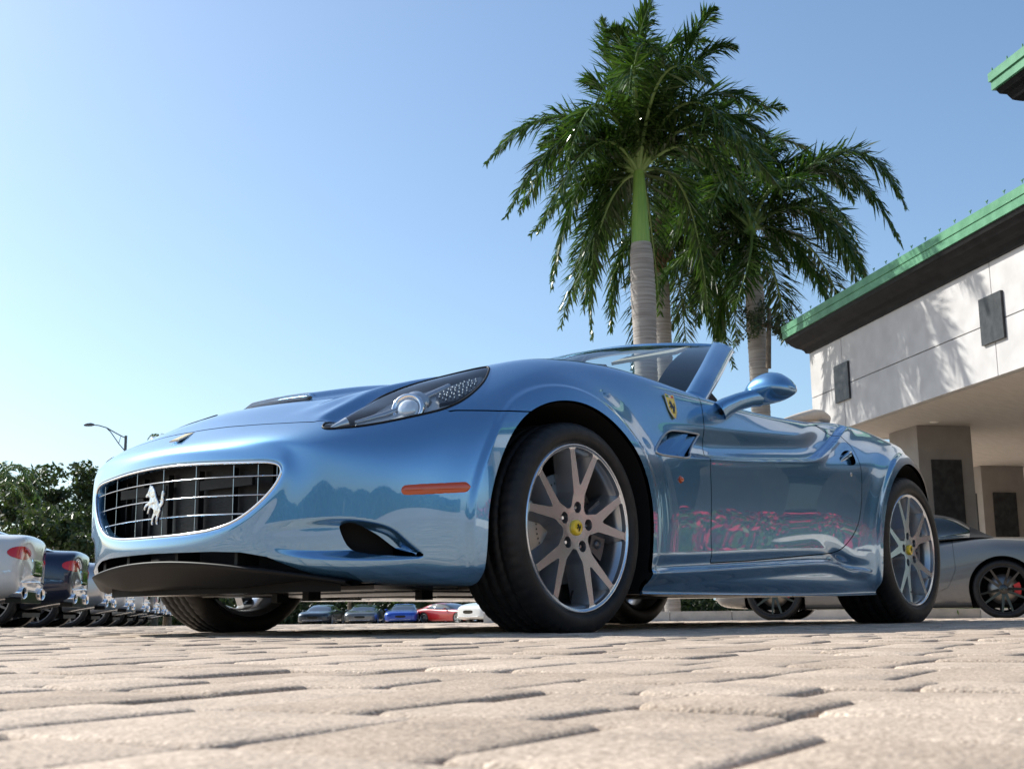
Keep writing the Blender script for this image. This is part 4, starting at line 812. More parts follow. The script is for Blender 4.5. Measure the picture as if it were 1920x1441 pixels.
    for k in range(96):
        aa = k * 2.399; ra = .10 + .068 * ((k * .618) % 1); m.lathe([(.0001, .0742), (.0032, .0742)], 6, 1, c=(ra * math.cos(aa), 0, ra * math.sin(aa)))
    d = m.build('brake_disc', [ROTOR, DARK], W)
    m = MB(); arc = [math.radians(q) for q in range(-32, 33, 4)]; outl = [(.19 * math.cos(q), .19 * math.sin(q)) for q in arc] + [(.118 * math.cos(q), .118 * math.sin(q)) for q in arc[::-1]]
    m.prism(outl, .045, .073); m.prism(outl, .106, .13)
    for q in (-18, 0, 18): m.lathe([(.0001, .038), (.014, .038), (.016, .045)], 16, 0, c=(.152 * math.cos(math.radians(q)), 0, .152 * math.sin(math.radians(q))))
    cal = m.build('brake_caliper', mat('caliper_grey', (.10, .10, .11), .3, .6) if 'caliper_grey' not in bpy.data.materials else bpy.data.materials['caliper_grey'], W)
    for k in range(5):
        p = pol(.066, phase + 72 * k); m = MB(); m.lathe([(.0001, .026), (.006, .026), (.0085, .030), (.0088, .05)], 6, smooth=False, c=(p[0], 0, p[1])); b_ = m.build('wheel_bolt', CHROME, W)
        if out > 0: b_.scale.y = -1
    m = MB(); m.lathe([(.0001, .008), (.018, .0085), (.0235, .010), (.0255, .014), (.026, .022)], 40); cc = m.build('centre_cap', YELLOW, W)
    m = MB(); hp = [(u_ - .42, v_ - .48) for u_, v_ in horse_poly()]; relief([(a_ * .025, b_ * .025) for a_, b_ in hp], lambda a_, b_, h_: Vector((a_, .0078 - h_, b_)), .0012, m); hb = m.build('cap_emblem', GLOSSB, W)
    m = MB(); m.tube([(.200 * math.cos(math.radians(-100)), .02, .2 * math.sin(math.radians(-100)) - .03), (.2 * math.cos(math.radians(-100)), .01, .2 * math.sin(math.radians(-100)))], .004, 8); m.build('tyre_valve', BLACKP, W)
    if out > 0:
        for o in (d, cal, cc, hb): o.scale.y = -1
    return W

for (x, zc, s, w_, ph) in ((0, .329, -1, .245, 10), (2.67, .345, -1, .285, 30), (0, .329, 1, .245, 25), (2.67, .345, 1, .285, 5)):
    Rw = .340 if x == 0 else .353; fy = .952 if x == 0 else .935
    build_wheel(Rw, w_, (x, s * fy, zc), s, ph, fy)

GRILLE = {}; WHOLE = {'bonnet': [], 'front_bumper': []}
def build_side(near):
    sg = -1 if near else 1; q = (20, 20) if near else (9, 9)
    S = shape_body(loft(TAB, *q)); N = grid_normals(S); k = np.unravel_index(np.argmax(S[..., 1]), S.shape[:2]); N = N * (1 if N[k][1] > 0 else -1); N[0, :, 1] = 0; N[-1, :, 1] = 0
    GRILLE[near] = S[:, q[1]].copy() * [1, sg, 1]
    t = TM.from_grid(S[:, q[1]:], N[:, q[1]:]); lip = TM.from_grid(S[:, :q[1] + 1], N[:, :q[1] + 1])
    for t_ in (t, lip):
        fn = np.cross(t_.V[t_.F[:, 1]] - t_.V[t_.F[:, 0]], t_.V[t_.F[:, 2]] - t_.V[t_.F[:, 0]])
        if (fn * t_.N[t_.F[:, 0]]).sum() < 0: t_.F = t_.F[:, ::-1]
    p = split_panels(t, near); fx = (lambda t: t.flipped_y()) if near else (lambda t: t)
    SV, SN = S.reshape(-1, 3), N.reshape(-1, 3)
    def obj(t, name, m, par=CAR, **k): return tm_object(fx(t), name, m, par, **k)
    obj(join(p['wing'], flange(p['wing'], .014)), 'front_wing', BLUE)
    obj(join(p['quarter'], flange(p['quarter'], .014)), 'rear_quarter', BLUE)
    door = obj(join(p['door'], flange(p['door'], .014)), 'door', BLUE)
    WHOLE['bonnet'].append(fx(join(p['bonnet'], flange(p['bonnet'], .012)))); WHOLE['front_bumper'].append(fx(join(p['bumper'], flange(p['bumper'], .014), lip)))
    # vent with two fins and a metal frame
    v = p['vent']; vr = v.moved(-.035); fr = flange(v, .035); vb = obj(join(vr, fr), 'wing_vent', BLUE)
    m = MB(); tr = [v.V[a] + v.N[a] * .001 for a in v.cut[:, 0]]; ring = []
    for P_, N_ in list(zip(*chain(v)))[::2]: ring.append((P_[0], (P_[1] + .001) * sg, P_[2]))
    m.tube(ring + [ring[0], ring[1]], .0042, 8, caps=False); m.build('vent_frame', SATIN, vb)
    for x0 in (.54, .625, .71):
        P_, N_ = surf_point(SV, SN, x0 + .03, .66); y0 = P_[1]; m = MB()
        V = [(x0 - .035, y0 - .006, .608), (x0 + .045, y0 - .012, .712), (x0 + .045, y0 - .036, .712), (x0 - .035, y0 - .036, .608)]
        V = [(x0 - .060, y0 - .030, .612), (x0 + .020, y0 - .034, min(.705, .672 + (x0 - .54) * .5)), (x0 + .090, y0 - .004, min(.705, .680 + (x0 - .54) * .5)), (x0 - .002, y0 - .001, .612)]
        V2 = [(a + .004, b - .004, c) for a, b, c in V]; V = [(a, b * sg, c) for a, b, c in V]; V2 = [(a + .006, b * sg - .003 * sg, c) for a, b, c in V2]
        m.add(V + V2, [(0, 1, 2, 3), (7, 6, 5, 4), (0, 4, 5, 1), (1, 5, 6, 2), (2, 6, 7, 3), (3, 7, 4, 0)]); m.build('vent_fin', BLUE, vb)
    # dark opening in the bumper scoop
    h_ = p['hole']; obj(join(h_.moved(-.05)), 'scoop_mesh', DARK); fl_ = flange(h_, .05); 
    if fl_: obj(fl_, 'scoop_lip', GLOSSB)
    # door handle dish and blade
    h_ = p['handle']; d_ = obj(join(h_.moved(-.022), flange(h_, .022)), 'door_handle', BLUE, door)
    P_, N_ = surf_point(SV, SN, 2.02, .735); m = MB(); m.tube([(1.955, (P_[1] - .006) * sg, .712), (2.0, (P_[1] + .001) * sg, .735), (2.05, (P_[1] + .002) * sg, .755), (2.075, (P_[1] - .006) * sg, .762)], [.006, .013, .014, .006], 10, flat=.4, updir=(0, 1, 0)); m.build('handle_blade', BLUE, door)
    # lamp unit
    L_ = p['lamp']; W_ = join(L_.moved(-.034), flange(L_, .034))
    lamp = obj(W_, 'headlight', GLOSSB if False else mat('lamp_housing' + str(near), (.50, .505, .515), .30, .1))
    ln = obj(L_.moved(.0005), 'lamp_lens', LENS, lamp)
    hl3 = [P_ + N_ * .0004 for P_, N_ in list(zip(*chain(L_)))[::3]]
    m = MB(); m.tube([(a, b * sg, c) for a, b, c in hl3 + hl3[:2]], .0038, 6, caps=False); m.build('lamp_seal', BLACKP, lamp)
    P_, N_ = surf_point(SV, SN, -.531, s=.703); c = P_ - N_ * .024; ax = Vector((-.80, .38, .22)).normalized()
    def disc(c, ax, prof, name, mt, n=40):
        m = MB(); m.lathe(prof, n, axis='x'); Q = Vector((1, 0, 0)).rotation_difference(Vector((ax.x, ax.y * sg, ax.z))).to_matrix()
        m.v = [tuple(Q @ Vector(v) + Vector((c[0], c[1] * sg, c[2]))) for v in m.v]; return m.build(name, mt, lamp)
    c = Vector(c) + Vector((0, -.005, .004))
    disc(c, ax, [(.054, -.06), (.054, -.01), (.050, .006), (.042, .006), (.036, -.004)], 'projector_ring', CHROME)
    disc(c, ax, [(.0001, .016), (.014, .0145), (.025, .010), (.033, .001), (.037, -.01), (.036, -.04)], 'projector_lens', mat('projector_glass' + str(near), (.75, .80, .85), .03, .3, 1.0))
    disc(c + Vector((.045, -.012, .018)), ax, [(.0001, .03), (.03, .024), (.045, .008), (.05, -.02), (.05, -.05)], 'lamp_shroud', SATIN)
    led = [(-.455,.765),(-.405,.788),(-.33,.785),(-.27,.768),(-.222,.735),(-.30,.722),(-.425,.715)]
    m = MB(); top = []; bot = []
    for x_, s_ in led: P_, N_ = surf_point(SV, SN, x_, s=s_); top.append(P_ - N_ * .020); bot.append(P_ - N_ * .043)
    V = [(a, b * sg, c) for a, b, c in bot + top]; n = len(led); m.add(V, [tuple(range(n, 2 * n))] + [(i, (i + 1) % n, n + (i + 1) % n, n + i) for i in range(n)]); m.build('led_panel', GLOSSB, lamp)
    m = MB(); 
    for i in range(11):
        for j in range(5):
            x_ = -.435 + i * .019 + j * .004; s_ = .730 + j * .0125 - .0 * i
            if sdf_poly(np.array([[x_, s_]]), led)[0] < -.005:
                P_, N_ = surf_point(SV, SN, x_, s=s_); b = P_ - N_ * .018; m.box((b[0], b[1] * sg, b[2]), (.0055, .004, .005))
    m.build('led_segments', SATIN, lamp)['kind'] = 'stuff'
    m = MB(); a_ = surf_point(SV, SN, -.69, s=.60)[0]; b_ = surf_point(SV, SN, -.735, s=.583)[0]; NN = surf_point(SV, SN, -.70, s=.6)[1]
    m.tube([Vector((a_[0], a_[1] * sg, a_[2])) - Vector((NN[0], NN[1] * sg, NN[2])) * .018, Vector((b_[0], b_[1] * sg, b_[2])) - Vector((NN[0], NN[1] * sg, NN[2])) * .012], [.020, .006], 16); m.build('side_light_cone', SATIN, lamp)
    m = MB(); pts = [surf_point(SV, SN, x_, s=s_) for x_, s_ in ((-.66,.60),(-.58,.645),(-.50,.672),(-.42,.69),(-.33,.68))]
    m.tube([(P_[0] - N_[0]*.03, (P_[1] - N_[1]*.03) * sg, P_[2] - N_[2]*.03) for P_, N_ in pts], [.006, .012, .010, .014, .010], 8); m.build('reflector_rail', ALLOYD, lamp)
    # side marker, repeater
    def plaque(cx, cz, hw, hh, name, mt, thick=.004, lift=0.0, slope=.08):
        m = MB(); out = []; n = 10
        oc = [(cx - hw + hh - hh * math.sin(math.pi * k / n), cz - hh * math.cos(math.pi * k / n) * 1.0) for k in range(n + 1)] + [(cx + hw - hh + hh * math.sin(math.pi * k / n), cz + hh * math.cos(math.pi * k / n)) for k in range(n + 1)]
        mid = 8; V = []; lo = oc[:n + 1]; hi = oc[n + 1:][::-1]
        V = []; F = []; cols = 24
        for i in range(cols + 1):
            x_ = cx - hw * math.cos(math.pi * i / cols); dd = max(0, hh - min(x_ - (cx - hw), cx + hw - x_)); hz = hh * math.sqrt(max(1e-4, 1 - (dd / hh)**2)); zc_ = cz + slope * (x_ - cx)
            for j in range(7):
                z_ = zc_ - hz + 2 * hz * j / 6; P_, N_ = surf_point(SV, SN, x_, z_); bz = thick * (1 - abs(j / 3 - 1)**4)
                # blend the nearest vertices' depth for smoothness
                k4 = np.argsort((SV[:, 0] - x_)**2 + (SV[:, 2] - z_)**2 + 1e3 * (SV[:, 1] < .45))[:6]; w4 = 1 / ((SV[k4, 0] - x_)**2 + (SV[k4, 2] - z_)**2 + 1e-6); y_ = (SV[k4, 1] * w4).sum() / w4.sum()
                V.append((x_, (y_ + bz) * sg, z_))
        F = [(i * 7 + j, (i + 1) * 7 + j, (i + 1) * 7 + j + 1, i * 7 + j + 1) for i in range(cols) for j in range(6)]
        m.add(V, F, 0, True); return m.build(name, mt, CAR)
    plaque(-.545, .423, .086, .0155, 'side_marker_light', AMBER)
    plaque(.612, .528, .0135, .0135, 'side_repeater_light', AMBER, .007, slope=0)
    plaque(2.018, .657, .009, .010, 'lock_cover', SATIN, .0015, slope=0)
    # shield
    P_, N_ = surf_point(SV, SN, .632, .805); N_ = N_ * [1, sg, 1]; P_ = P_ * [1, sg, 1]
    fr_ = frame_at(P_ + N_ * .002, N_); m = MB(); sgn = 1 if near else -1
    sh = smooth_poly([(-.028,.044),(0,.040),(.028,.044),(.031,.02),(.026,-.02),(.010,-.046),(0,-.052),(-.010,-.046),(-.026,-.02),(-.031,.02)], 3)
    relief([(a, b) for a, b in sh], fr_, .003, m); sd_ = m.build('wing_shield', YELLOW, CAR)
    m = MB(); m.tube([fr_(a, b, .003) for a, b in sh] + [fr_(*sh[0], .003)], .0018, 6, caps=False); m.build('shield_edge', SATIN, sd_)
    m = MB(); relief([((u - .42) * .046 * (1 if near else -1), (v - .5) * .052 - .006) for u, v in horse_poly()], lambda a, b, h: fr_(a, b, .003 + h), .0012, m); m.build('shield_emblem', GLOSSB, sd_)
    for k, mt in enumerate((ENAM_G, ENAM_W, ENAM_R)):
        m = MB(); x0 = -.024 + k * .016; relief([(x0, .031), (x0 + .016, .031), (x0 + .016, .038), (x0, .038)], lambda a, b, h: fr_(a, b, .0032 + h), .0008, m); m.build('shield_stripe', mt, sd_)
    # wheel-house liners, following the arch edges
    L_ = p['liner']; xm = L_.V[L_.F].mean(1)[:, 0]
    for lo_, hi_, cx, cz in ((-1, 1.2, 0, .33), (1.2, 9, 2.67, .345)):
        o = obj(TM(L_.V, L_.N, L_.F[(xm > lo_) & (xm < hi_)]).compact(), 'wheel_liner', DARK, normals=False)
        m = MB(); m.box((cx, sg * .49, .41), (.84, .02, .52)); m.build('liner_back', DARK, o)
    # mirror
    m = MB(); 
    B = [(1.025, .868, .832), (1.045, .885, .850), (1.085, .915, .872), (1.13, .945, .888), (1.165, .965, .896)]
    m.tube([(a, b * sg, c) for a, b, c in B], [.040, .036, .033, .034, .038], 20, flat=1.15, updir=(1, 0, 0), caps=True)
    V = []; F = []; nu, nv = 40, 24
    for i in range(nu + 1):
        u = i / nu; yy = .880 + .235 * u; e = (1 - abs(2 * u - 1)**2.6)**.5 if 0 < u < 1 else 0
        asym = .78 + .32 * math.sin(math.pi * min(1, u * 1.05))
        for j in range(nv):
            a = 2 * math.pi * j / nv; ca, sa = math.cos(a), math.sin(a)
            rx = .092 if ca < 0 else .045; rz = .064 if sa > 0 else .050
            V.append((1.20 + .018 * (1 - u) + rx * e * ca, sg * yy, .912 + .024 * (1 - (u - .55)**2 * 3) - .012 + rz * e * sa * asym + .004 * u))
    F = [(i * nv + j, i * nv + (j + 1) % nv, (i + 1) * nv + (j + 1) % nv, (i + 1) * nv + j) for i in range(nu) for j in range(nv)]
    m.add(V, F, 0, True); mir = m.build('door_mirror', BLUE, CAR)
    m = MB(); m.lathe([(.0001, .0), (.040, .0)], 24, axis='x', c=(0, 0, 0)); m.v = [(1.243 + a, sg * (1.005 + b * 2.0), .935 + c_) for a, b, c_ in m.v]; m.build('mirror_glass', CHROME, mir)
    m = MB(); m.tube([(1.02, .862 * sg, .842), (1.035, .872 * sg, .838)], [.046, .036], 20, flat=.7); m.build('mirror_foot', BLACKP, mir)
    # A-pillar
    c = smooth_poly([(.965, .800, .888), (1.10, .765, .978), (1.25, .712, 1.062), (1.40, .655, 1.145), (1.535, .602, 1.212)], 6, False); m = MB(); V = []
    prof = [(-.036, -.006), (-.034, .006), (-.018, .013), (0, .015), (.022, .012), (.034, .002), (.034, -.012), (.02, -.02), (-.02, -.02)]
    for i, p_ in enumerate(c):
        t_ = Vector(c[min(i + 1, len(c) - 1)] - c[max(i - 1, 0)]).normalized(); nn = Vector((-.35, .62, .70)); nn = (nn - t_ * nn.dot(t_)).normalized(); bb = t_.cross(nn).normalized()
        if bb.x < 0: bb = -bb
        f = 1.30 + .15 * i / len(c)
        for a, b in prof: v_ = Vector(p_) + bb * a * f + nn * b; V.append((v_.x, v_.y * sg, v_.z))
    n = len(prof); F = [(i * n + j, i * n + (j + 1) % n, (i + 1) * n + (j + 1) % n, (i + 1) * n + j) for i in range(len(c) - 1) for j in range(n)] + [tuple(range(n)), tuple(range(len(V) - n, len(V)))]
    m.add(V, F, 0, True); m.build('windscreen_pillar', BLUE, CAR)
    m = MB(); m.tube([(a + .045, (b - .012) * sg, c_ - .006) for a, b, c_ in c[1:]], .010, 8); m.build('pillar_seal', BLACKP, CAR)
    m = MB(); q3 = [(1.015, .80, .862), (1.13, .80, .870), (1.145, .79, .905), (1.085, .775, .955)]
    m.add([(a, b * sg, c_) for a, b, c_ in q3] + [(a, (b - .015) * sg, c_) for a, b, c_ in q3], [(0, 1, 2, 3), (7, 6, 5, 4), (0, 4, 5, 1), (1, 5, 6, 2), (2, 6, 7, 3), (3, 7, 4, 0)]); m.build('quarter_trim', BLACKP, CAR)
    # interior, per side
    m = MB(); m.box((1.55, sg * .775, .73), (1.05, .03, .22)); m.build('door_card', TAN, CAR)
    for part in ('seat',):
        s_ = MB(); X0, Y0 = 1.72, sg * .38
        s_.box((X0, Y0, .42), (.50, .50, .16)); seat = s_.build('seat', TAN, CAR)
        bm_ = MB(); V = []; prof_ = [(0, .25, .48, .06), (.05, .26, .62, .07), (.11, .26, .76, .07), (.16, .22, .84, .06), (.18, .13, .88, .05), (.19, .12, .93, .045), (.20, .09, .96, .02)]
        n = 16
        for dx, hw, zz, th in prof_:
            for j in range(n):
                a = 2 * math.pi * j / n; V.append((X0 + .22 + dx + th * math.copysign(abs(math.sin(a))**.7, math.sin(a)), Y0 + hw * math.copysign(abs(math.cos(a))**.6, math.cos(a)), zz))
        F = [(i * n + j, i * n + (j + 1) % n, (i + 1) * n + (j + 1) % n, (i + 1) * n + j) for i in range(len(prof_) - 1) for j in range(n)] + [tuple(range(len(V) - n, len(V)))]
        bm_.add(V, F, 0, True); bm_.build('backrest', TAN, seat)
        m = MB(); V = []; P0 = [(1.70, .79, .878), (1.86, .785, .912), (2.02, .77, .944), (2.16, .74, .962), (2.30, .70, .968), (2.40, .66, .962)]
        m.tube([(a, b * sg, c_) for a, b, c_ in P0], [.012, .022, .028, .028, .024, .010], 14, flat=1.0); m.build('deck_trim', TAN, CAR)
    return S
SN_ = build_side(True); build_side(False)
for k_, v_ in WHOLE.items(): tm_object(join(*v_), k_, BLUE, CAR)
# ---- chrome surround, bars and badge of the grille
ring = np.concatenate([GRILLE[True], GRILLE[False][::-1][1:-1]]); ring = [Vector(p) for p in ring]
m = MB(); m.tube([p + Vector((-.002, 0, 0)) for p in ring] + [ring[0] + Vector((-.002, 0, 0)), ring[1] + Vector((-.002, 0, 0))], .0038, 10, caps=False); gr = m.build('grille', CHROME, CAR)
BARM = mat('grille_bar_metal', (.42, .42, .44), .14, 1.0)
gx = lambda y: -.915 + .33 * y * y
gpoly = np.array([(p.y, p.z) for p in ring])
def inside(y, z): return sdf_poly(np.array([[y, z]]), gpoly)[0] < .002
for zb in (.357, .412, .468):
    m = MB(); ys = [y for y in np.linspace(-.52, .52, 61) if inside(y, zb + .012 * (1 - (y / .5)**2))]; m.tube([(gx(y), y, zb + .010 * (1 - (y / .5)**2) - .002) for y in ys], .0021, 8); m.build('grille_bar', BARM, gr)
for yb in (-.465, -.40, -.31, -.155, .005, .165, .32, .44):
    m = MB(); zs = [z for z in np.linspace(.30, .53, 24) if inside(yb, z)]
    if len(zs) > 2: m.tube([(gx(yb) + .012, yb, z) for z in zs], .0015, 8, updir=(1, 0, 0)); m.build('grille_bar', BARM, gr)
m = MB(); bw = 12; pb = [(gx(y) + .09, y) for y in np.linspace(-.5, .5, bw)]
m.add([(x, y, z) for z in (.27, .55) for x, y in pb], [(i, i + 1, bw + i + 1, bw + i) for i in range(bw - 1)]); m.build('radiator_mesh', noise_mat('radiator', (.004, .004, .004), (.02, .02, .022), 60, rough=.5, stretch=(1, 1, 8)), gr)
for y0 in (-.40, -.25, -.10, .06, .22, .36): m = MB(); m.box((gx(y0) + .075, y0, .405), (.02, .006, .21)); m.build('radiator_fin', BLACKP, gr)
for y0 in (-.24, .20): m = MB(); m.box((gx(0) + .072, y0, .462), (.012, .26, .03)); m.build('radiator_cover', BLACKP, gr)
m = MB(); hs = .128
def HP(a, b, h): return Vector((gx(.01) - .010 - h + .35 * a * a, .012 - a, .405 + b))
poly = [((u - .42) * hs * -1, (v - .5) * hs) for u, v in horse_poly()]
relief([(-a, b) for a, b in poly], lambda a, b, h: Vector((-.925 - h, .01 - a, .408 + b)), .009, m)
hb = m.build('horse_emblem', noise_mat('cast_chrome', (.45, .45, .47), (.6, .6, .62), 20, rough=.06, metal=1.0, bump=.5, bscale=45, dist=.01), gr)
md = hb.modifiers.new('soft', 'BEVEL'); md.width = .0032; md.segments = 3; md.limit_method = 'ANGLE'
# bonnet badge, scoop mesh
bp = surf_point(SN_.reshape(-1, 3), grid_normals(SN_).reshape(-1, 3), -.845, s=0.0)[0]
m = MB(); fr_ = frame_at((bp[0], 0, bp[2] + .001), (-.45, 0, .89), (-1, 0, 0)); m2 = MB()
relief([(-.026, -.034), (.026, -.034), (.026, .034), (-.026, .034)], fr_, .004, m); bd = m.build('bonnet_badge', SATIN, CAR)
relief([(-.022, -.030), (.022, -.030), (.022, .030), (-.022, .030)], lambda a, b, h: fr_(a, b, .0042 + h), .0006, m2); m2.build('badge_face', YELLOW, bd)
SV = SN_.reshape(-1, 3); 
m = MB(); V = []; nb = 60
def scoop_pt(y):
    a = idw(SV, -.480, s=abs(y)); b = idw(SV, -.436, s=abs(y)); return (a[0] - .0, y, a[2] + .001), (b[0] - .010, y, b[2] - .002)
for k in range(nb + 1): V += scoop_pt(-.178 + .356 * k / nb)
m.add(V, [(2 * k, 2 * k + 2, 2 * k + 3, 2 * k + 1) for k in range(nb)]); scp = m.build('bonnet_scoop', DARK, CAR)
m = MB()
for k in range(46):
    y = -.170 + .34 * k / 45; a, b = scoop_pt(y); m.tube([(a[0] - .003, y, a[2] + .002), (b[0] - .004, y + .006, b[2])], .0013, 5)
m.build('scoop_slats', SATIN, scp)['kind'] = 'stuff'
# ---- chin splitter and underside
m = MB(); V = []; ns = 48
zl = lambda s: .229 - .17 * s * s
lowz = lambda s: .136 + max(0, zl(s) - .14) * min(1, s / .62)**2.5
for k in range(ns + 1):
    y = -.64 + 1.28 * k / ns; s = abs(y); x0 = -.945 + .33 * s * s + max(0, s - .42) * .42
    V += [(x0 + .14, y, zl(s) - .004), (x0 + .006, y, zl(s) + .001), (x0, y, zl(s) - .005), (x0 + .03, y, zl(s) - .016), (x0 + .07, y, max(lowz(s), zl(s) - .07)), (x0 + .18, y, lowz(s)), (x0 + .50, y, .138)]
m.add(V, [(7 * k + j, 7 * k + j + 1, 7 * k + 8 + j, 7 * k + 7 + j) for k in range(ns) for j in range(6)], 0, True)
chin = m.build('chin_splitter', BLACKP, CAR)
m = MB(); m.add([(gx(y) + .10, y, z) for z in (.13, .30) for y in np.linspace(-.6, .6, 12)], [(i, i + 1, 13 + i, 12 + i) for i in range(11)]); m.build('intake_backing', DARK, CAR)
for y in (-.33, -.08, .20, .40):
    m = MB(); m.box((gx(y) + .05, y, .235), (.08, .014, .05)); m.build('intake_fin', BLACKP, CAR)
m = MB(); m.box((1.35, 0, .146), (3.2, 1.46, .02)); m.box((-.40, 0, .142), (.42, 1.30, .012)); m.box((1.3, -.45, .132), (1.9, .3, .006)); m.box((1.3, .45, .132), (1.9, .3, .006)); m.box((-.1, 0, .134), (.5, 1.1, .006)); m.build('undertray', UNDER, CAR)
m = MB()
for y in (-.5, .5): m.tube([(.6, y * .5, .15), (1.2, y * .45, .145), (2.3, y * .5, .15)], .022, 10)
m.build('exhaust_pipe', SATIN, CAR)
for k, (x, y) in enumerate(((-.55, -.3), (-.3, -.55), (-.35, .1), (.4, -.3))):
    m = MB(); m.box((x, y, .122), (.05, .03, .03)); m.build('tray_bracket', BLACKP, CAR)
m = MB()
for x in (-.2, 0, .2): m.tube([(x, -.72, .22), (x * .5, 0, .17), (x, .72, .22)], .022, 8)
m.build('suspension_arm', BLACKP, CAR)
# ---- windscreen and header
m = MB(); V = []; nu, nv = 24, 14
for j in range(nv + 1):
    v = j / nv
    for i in range(nu + 1):
        u = 2 * i / nu - 1; s0, s1 = .785 * u, .595 * u; b = Vector((.615 + .60 * s0 * s0, s0, .955 - .10 * s0 * s0)); h = Vector((1.40 + .30 * s1 * s1, s1, 1.262 - .135 * s1 * s1))
        p = b.lerp(h, v); bow = .045 * 4 * v * (1 - v) * (1 - .3 * u * u); V.append((p.x - bow * .5, p.y, p.z + bow * .85))
m.add(V, [(j * (nu + 1) + i, j * (nu + 1) + i + 1, (j + 1) * (nu + 1) + i + 1, (j + 1) * (nu + 1) + i) for j in range(nv) for i in range(nu)], 0, True); ws = m.build('windscreen', GLASS, CAR)
m = MB()      # dark printed border along the glass edge
for side in (0, nu):
    q = [Vector(V[j * (nu + 1) + side]) for j in range(nv + 1)]; q2 = [Vector(V[j * (nu + 1) + (side + (2 if side == 0 else -2))]) for j in range(nv + 1)]
    q = [a + Vector((.003, 0, -.004)) for a in q]; q2 = [a + Vector((.003, 0, -.004)) for a in q2]
    m.add(q + q2, [(k, k + 1, nv + 2 + k, nv + 1 + k) for k in range(nv)], 0, True)
q = [Vector(V[nv * (nu + 1) + i]) + Vector((.003, 0, -.004)) for i in range(nu + 1)]; q2 = [Vector(V[(nv - 1) * (nu + 1) + i]).lerp(Vector(V[nv * (nu + 1) + i]), .1) + Vector((.003, 0, -.004)) for i in range(nu + 1)]
m.add(q + q2, [(k, k + 1, nu + 2 + k, nu + 1 + k) for k in range(nu)], 0, True); m.build('glass_border', GLOSSB, ws)
m = MB(); hd = [(1.405 + .32 * s * s, s, 1.262 - .135 * s * s) for s in np.linspace(-.62, .62, 25)]
V = []
for a, b, c in hd:
    for dx, dz in ((-.012, -.004), (-.004, .008), (.03, .010), (.065, -.002), (.068, -.02), (.03, -.028), (-.004, -.018)): V.append((a + dx, b, c + dz))
m.add(V, [(i * 7 + j, i * 7 + (j + 1) % 7, (i + 1) * 7 + (j + 1) % 7, (i + 1) * 7 + j) for i in range(24) for j in range(7)] + [tuple(range(7)), tuple(range(len(V) - 7, len(V)))], 0, True); m.build('windscreen_header', BLUE, CAR)
m = MB(); m.tube([(1.28, .14, 1.14), (1.27, 0, 1.155), (1.28, -.14, 1.14)], [.02, .032, .02], 12); m.tube([(1.28, 0, 1.17), (1.33, 0, 1.225)], .008, 8); m.build('interior_mirror', BLACKP, CAR)
for s in (-1, 1):
    m = MB(); m.box((1.36, s * .33, 1.185), (.13, .34, .014), M=Matrix.Rotation(-.35, 3, 'Y')); m.build('sun_visor', TAN, CAR)
m = MB(); m.box((1.0, 0, .80), (.42, 1.5, .12)); m.tube([(.84, -.7, .868), (.84, .7, .868)], .05, 12); m.build('dashboard', BLACKP, CAR)
m = MB(); M_ = Matrix.Rotation(math.radians(-65), 3, 'Y'); m.tube([Vector((1.36, -.38, .78)) + M_ @ Vector((.18 * math.cos(a), .18 * math.sin(a), 0)) for a in np.linspace(0, 2 * np.pi, 25)], .014, 8, caps=False); m.tube([(1.36, -.38, .78), (1.1, -.38, .72)], .03, 8); m.build('steering_wheel', BLACKP, CAR)
m = MB(); m.box((1.5, 0, .30), (1.3, 1.4, .02)); m.box((2.12, 0, .58), (.03, 1.5, .56)); m.build('cabin_floor', BLACKP, CAR)
for s in (-1, 1):
    m = MB(); m.lathe([(.0001, -.02), (.05, -.015), (.062, 0), (.065, .02)], 32, axis='x'); m.v = [(3.47 - a, b + s * .56, c + .74) for a, b, c in m.v]; m.build('tail_light', REDL, CAR)
# ---- script badge ahead of the rear wheel (small bright lettering)
cu = bpy.data.curves.new('script', 'FONT'); cu.body = 'pininfarina'; cu.size = .020; cu.shear = .35; cu.extrude = .0006; cu.align_x = 'CENTER'; cu.resolution_u = 3
tx = bpy.data.objects.new('script', cu); COL.objects.link(tx); bpy.context.view_layer.update(); me = bpy.data.meshes.new_from_object(tx); bpy.data.objects.remove(tx)
tx = link_mesh('script_badge', me, CHROME, CAR, (2.118, -.9505, .320)); tx.rotation_euler = (math.radians(90), 0, math.radians(-2)); tx['kind'] = 'stuff'
# ================================================================== other cars (x back from the front axle)
GX = [-.88, -.84, -.70, -.45, 0, .45, .9, 1.5, 2.1, 2.6, 2.85, 3.15, 3.45, 3.70, 3.84, 3.90, 3.92]
GS = [[0]*17,
 [.15,.34,.50,.60,.64,.66,.66,.66,.66,.66,.64,.60,.54,.48,.44,.34,.15],
 [.28,.62,.78,.86,.88,.90,.90,.90,.90,.90,.88,.86,.80,.74,.70,.55,.28],
 [.29,.66,.85,.925,.955,.955,.955,.955,.96,.97,.975,.965,.92,.86,.80,.62,.29],
 [.30,.67,.86,.935,.968,.965,.962,.962,.972,.99,.995,.985,.94,.88,.82,.64,.30],
 [.30,.66,.85,.925,.962,.955,.950,.950,.965,.99,.995,.985,.935,.87,.81,.63,.30],
 [.28,.60,.78,.86,.905,.905,.905,.905,.92,.955,.955,.935,.885,.82,.76,.60,.28],
 [.24,.50,.66,.74,.78,.80,.81,.80,.80,.81,.80,.78,.75,.71,.67,.52,.24],
 [.14,.30,.40,.46,.50,.52,.52,.50,.48,.48,.48,.46,.44,.42,.40,.30,.14],
 [0]*17]
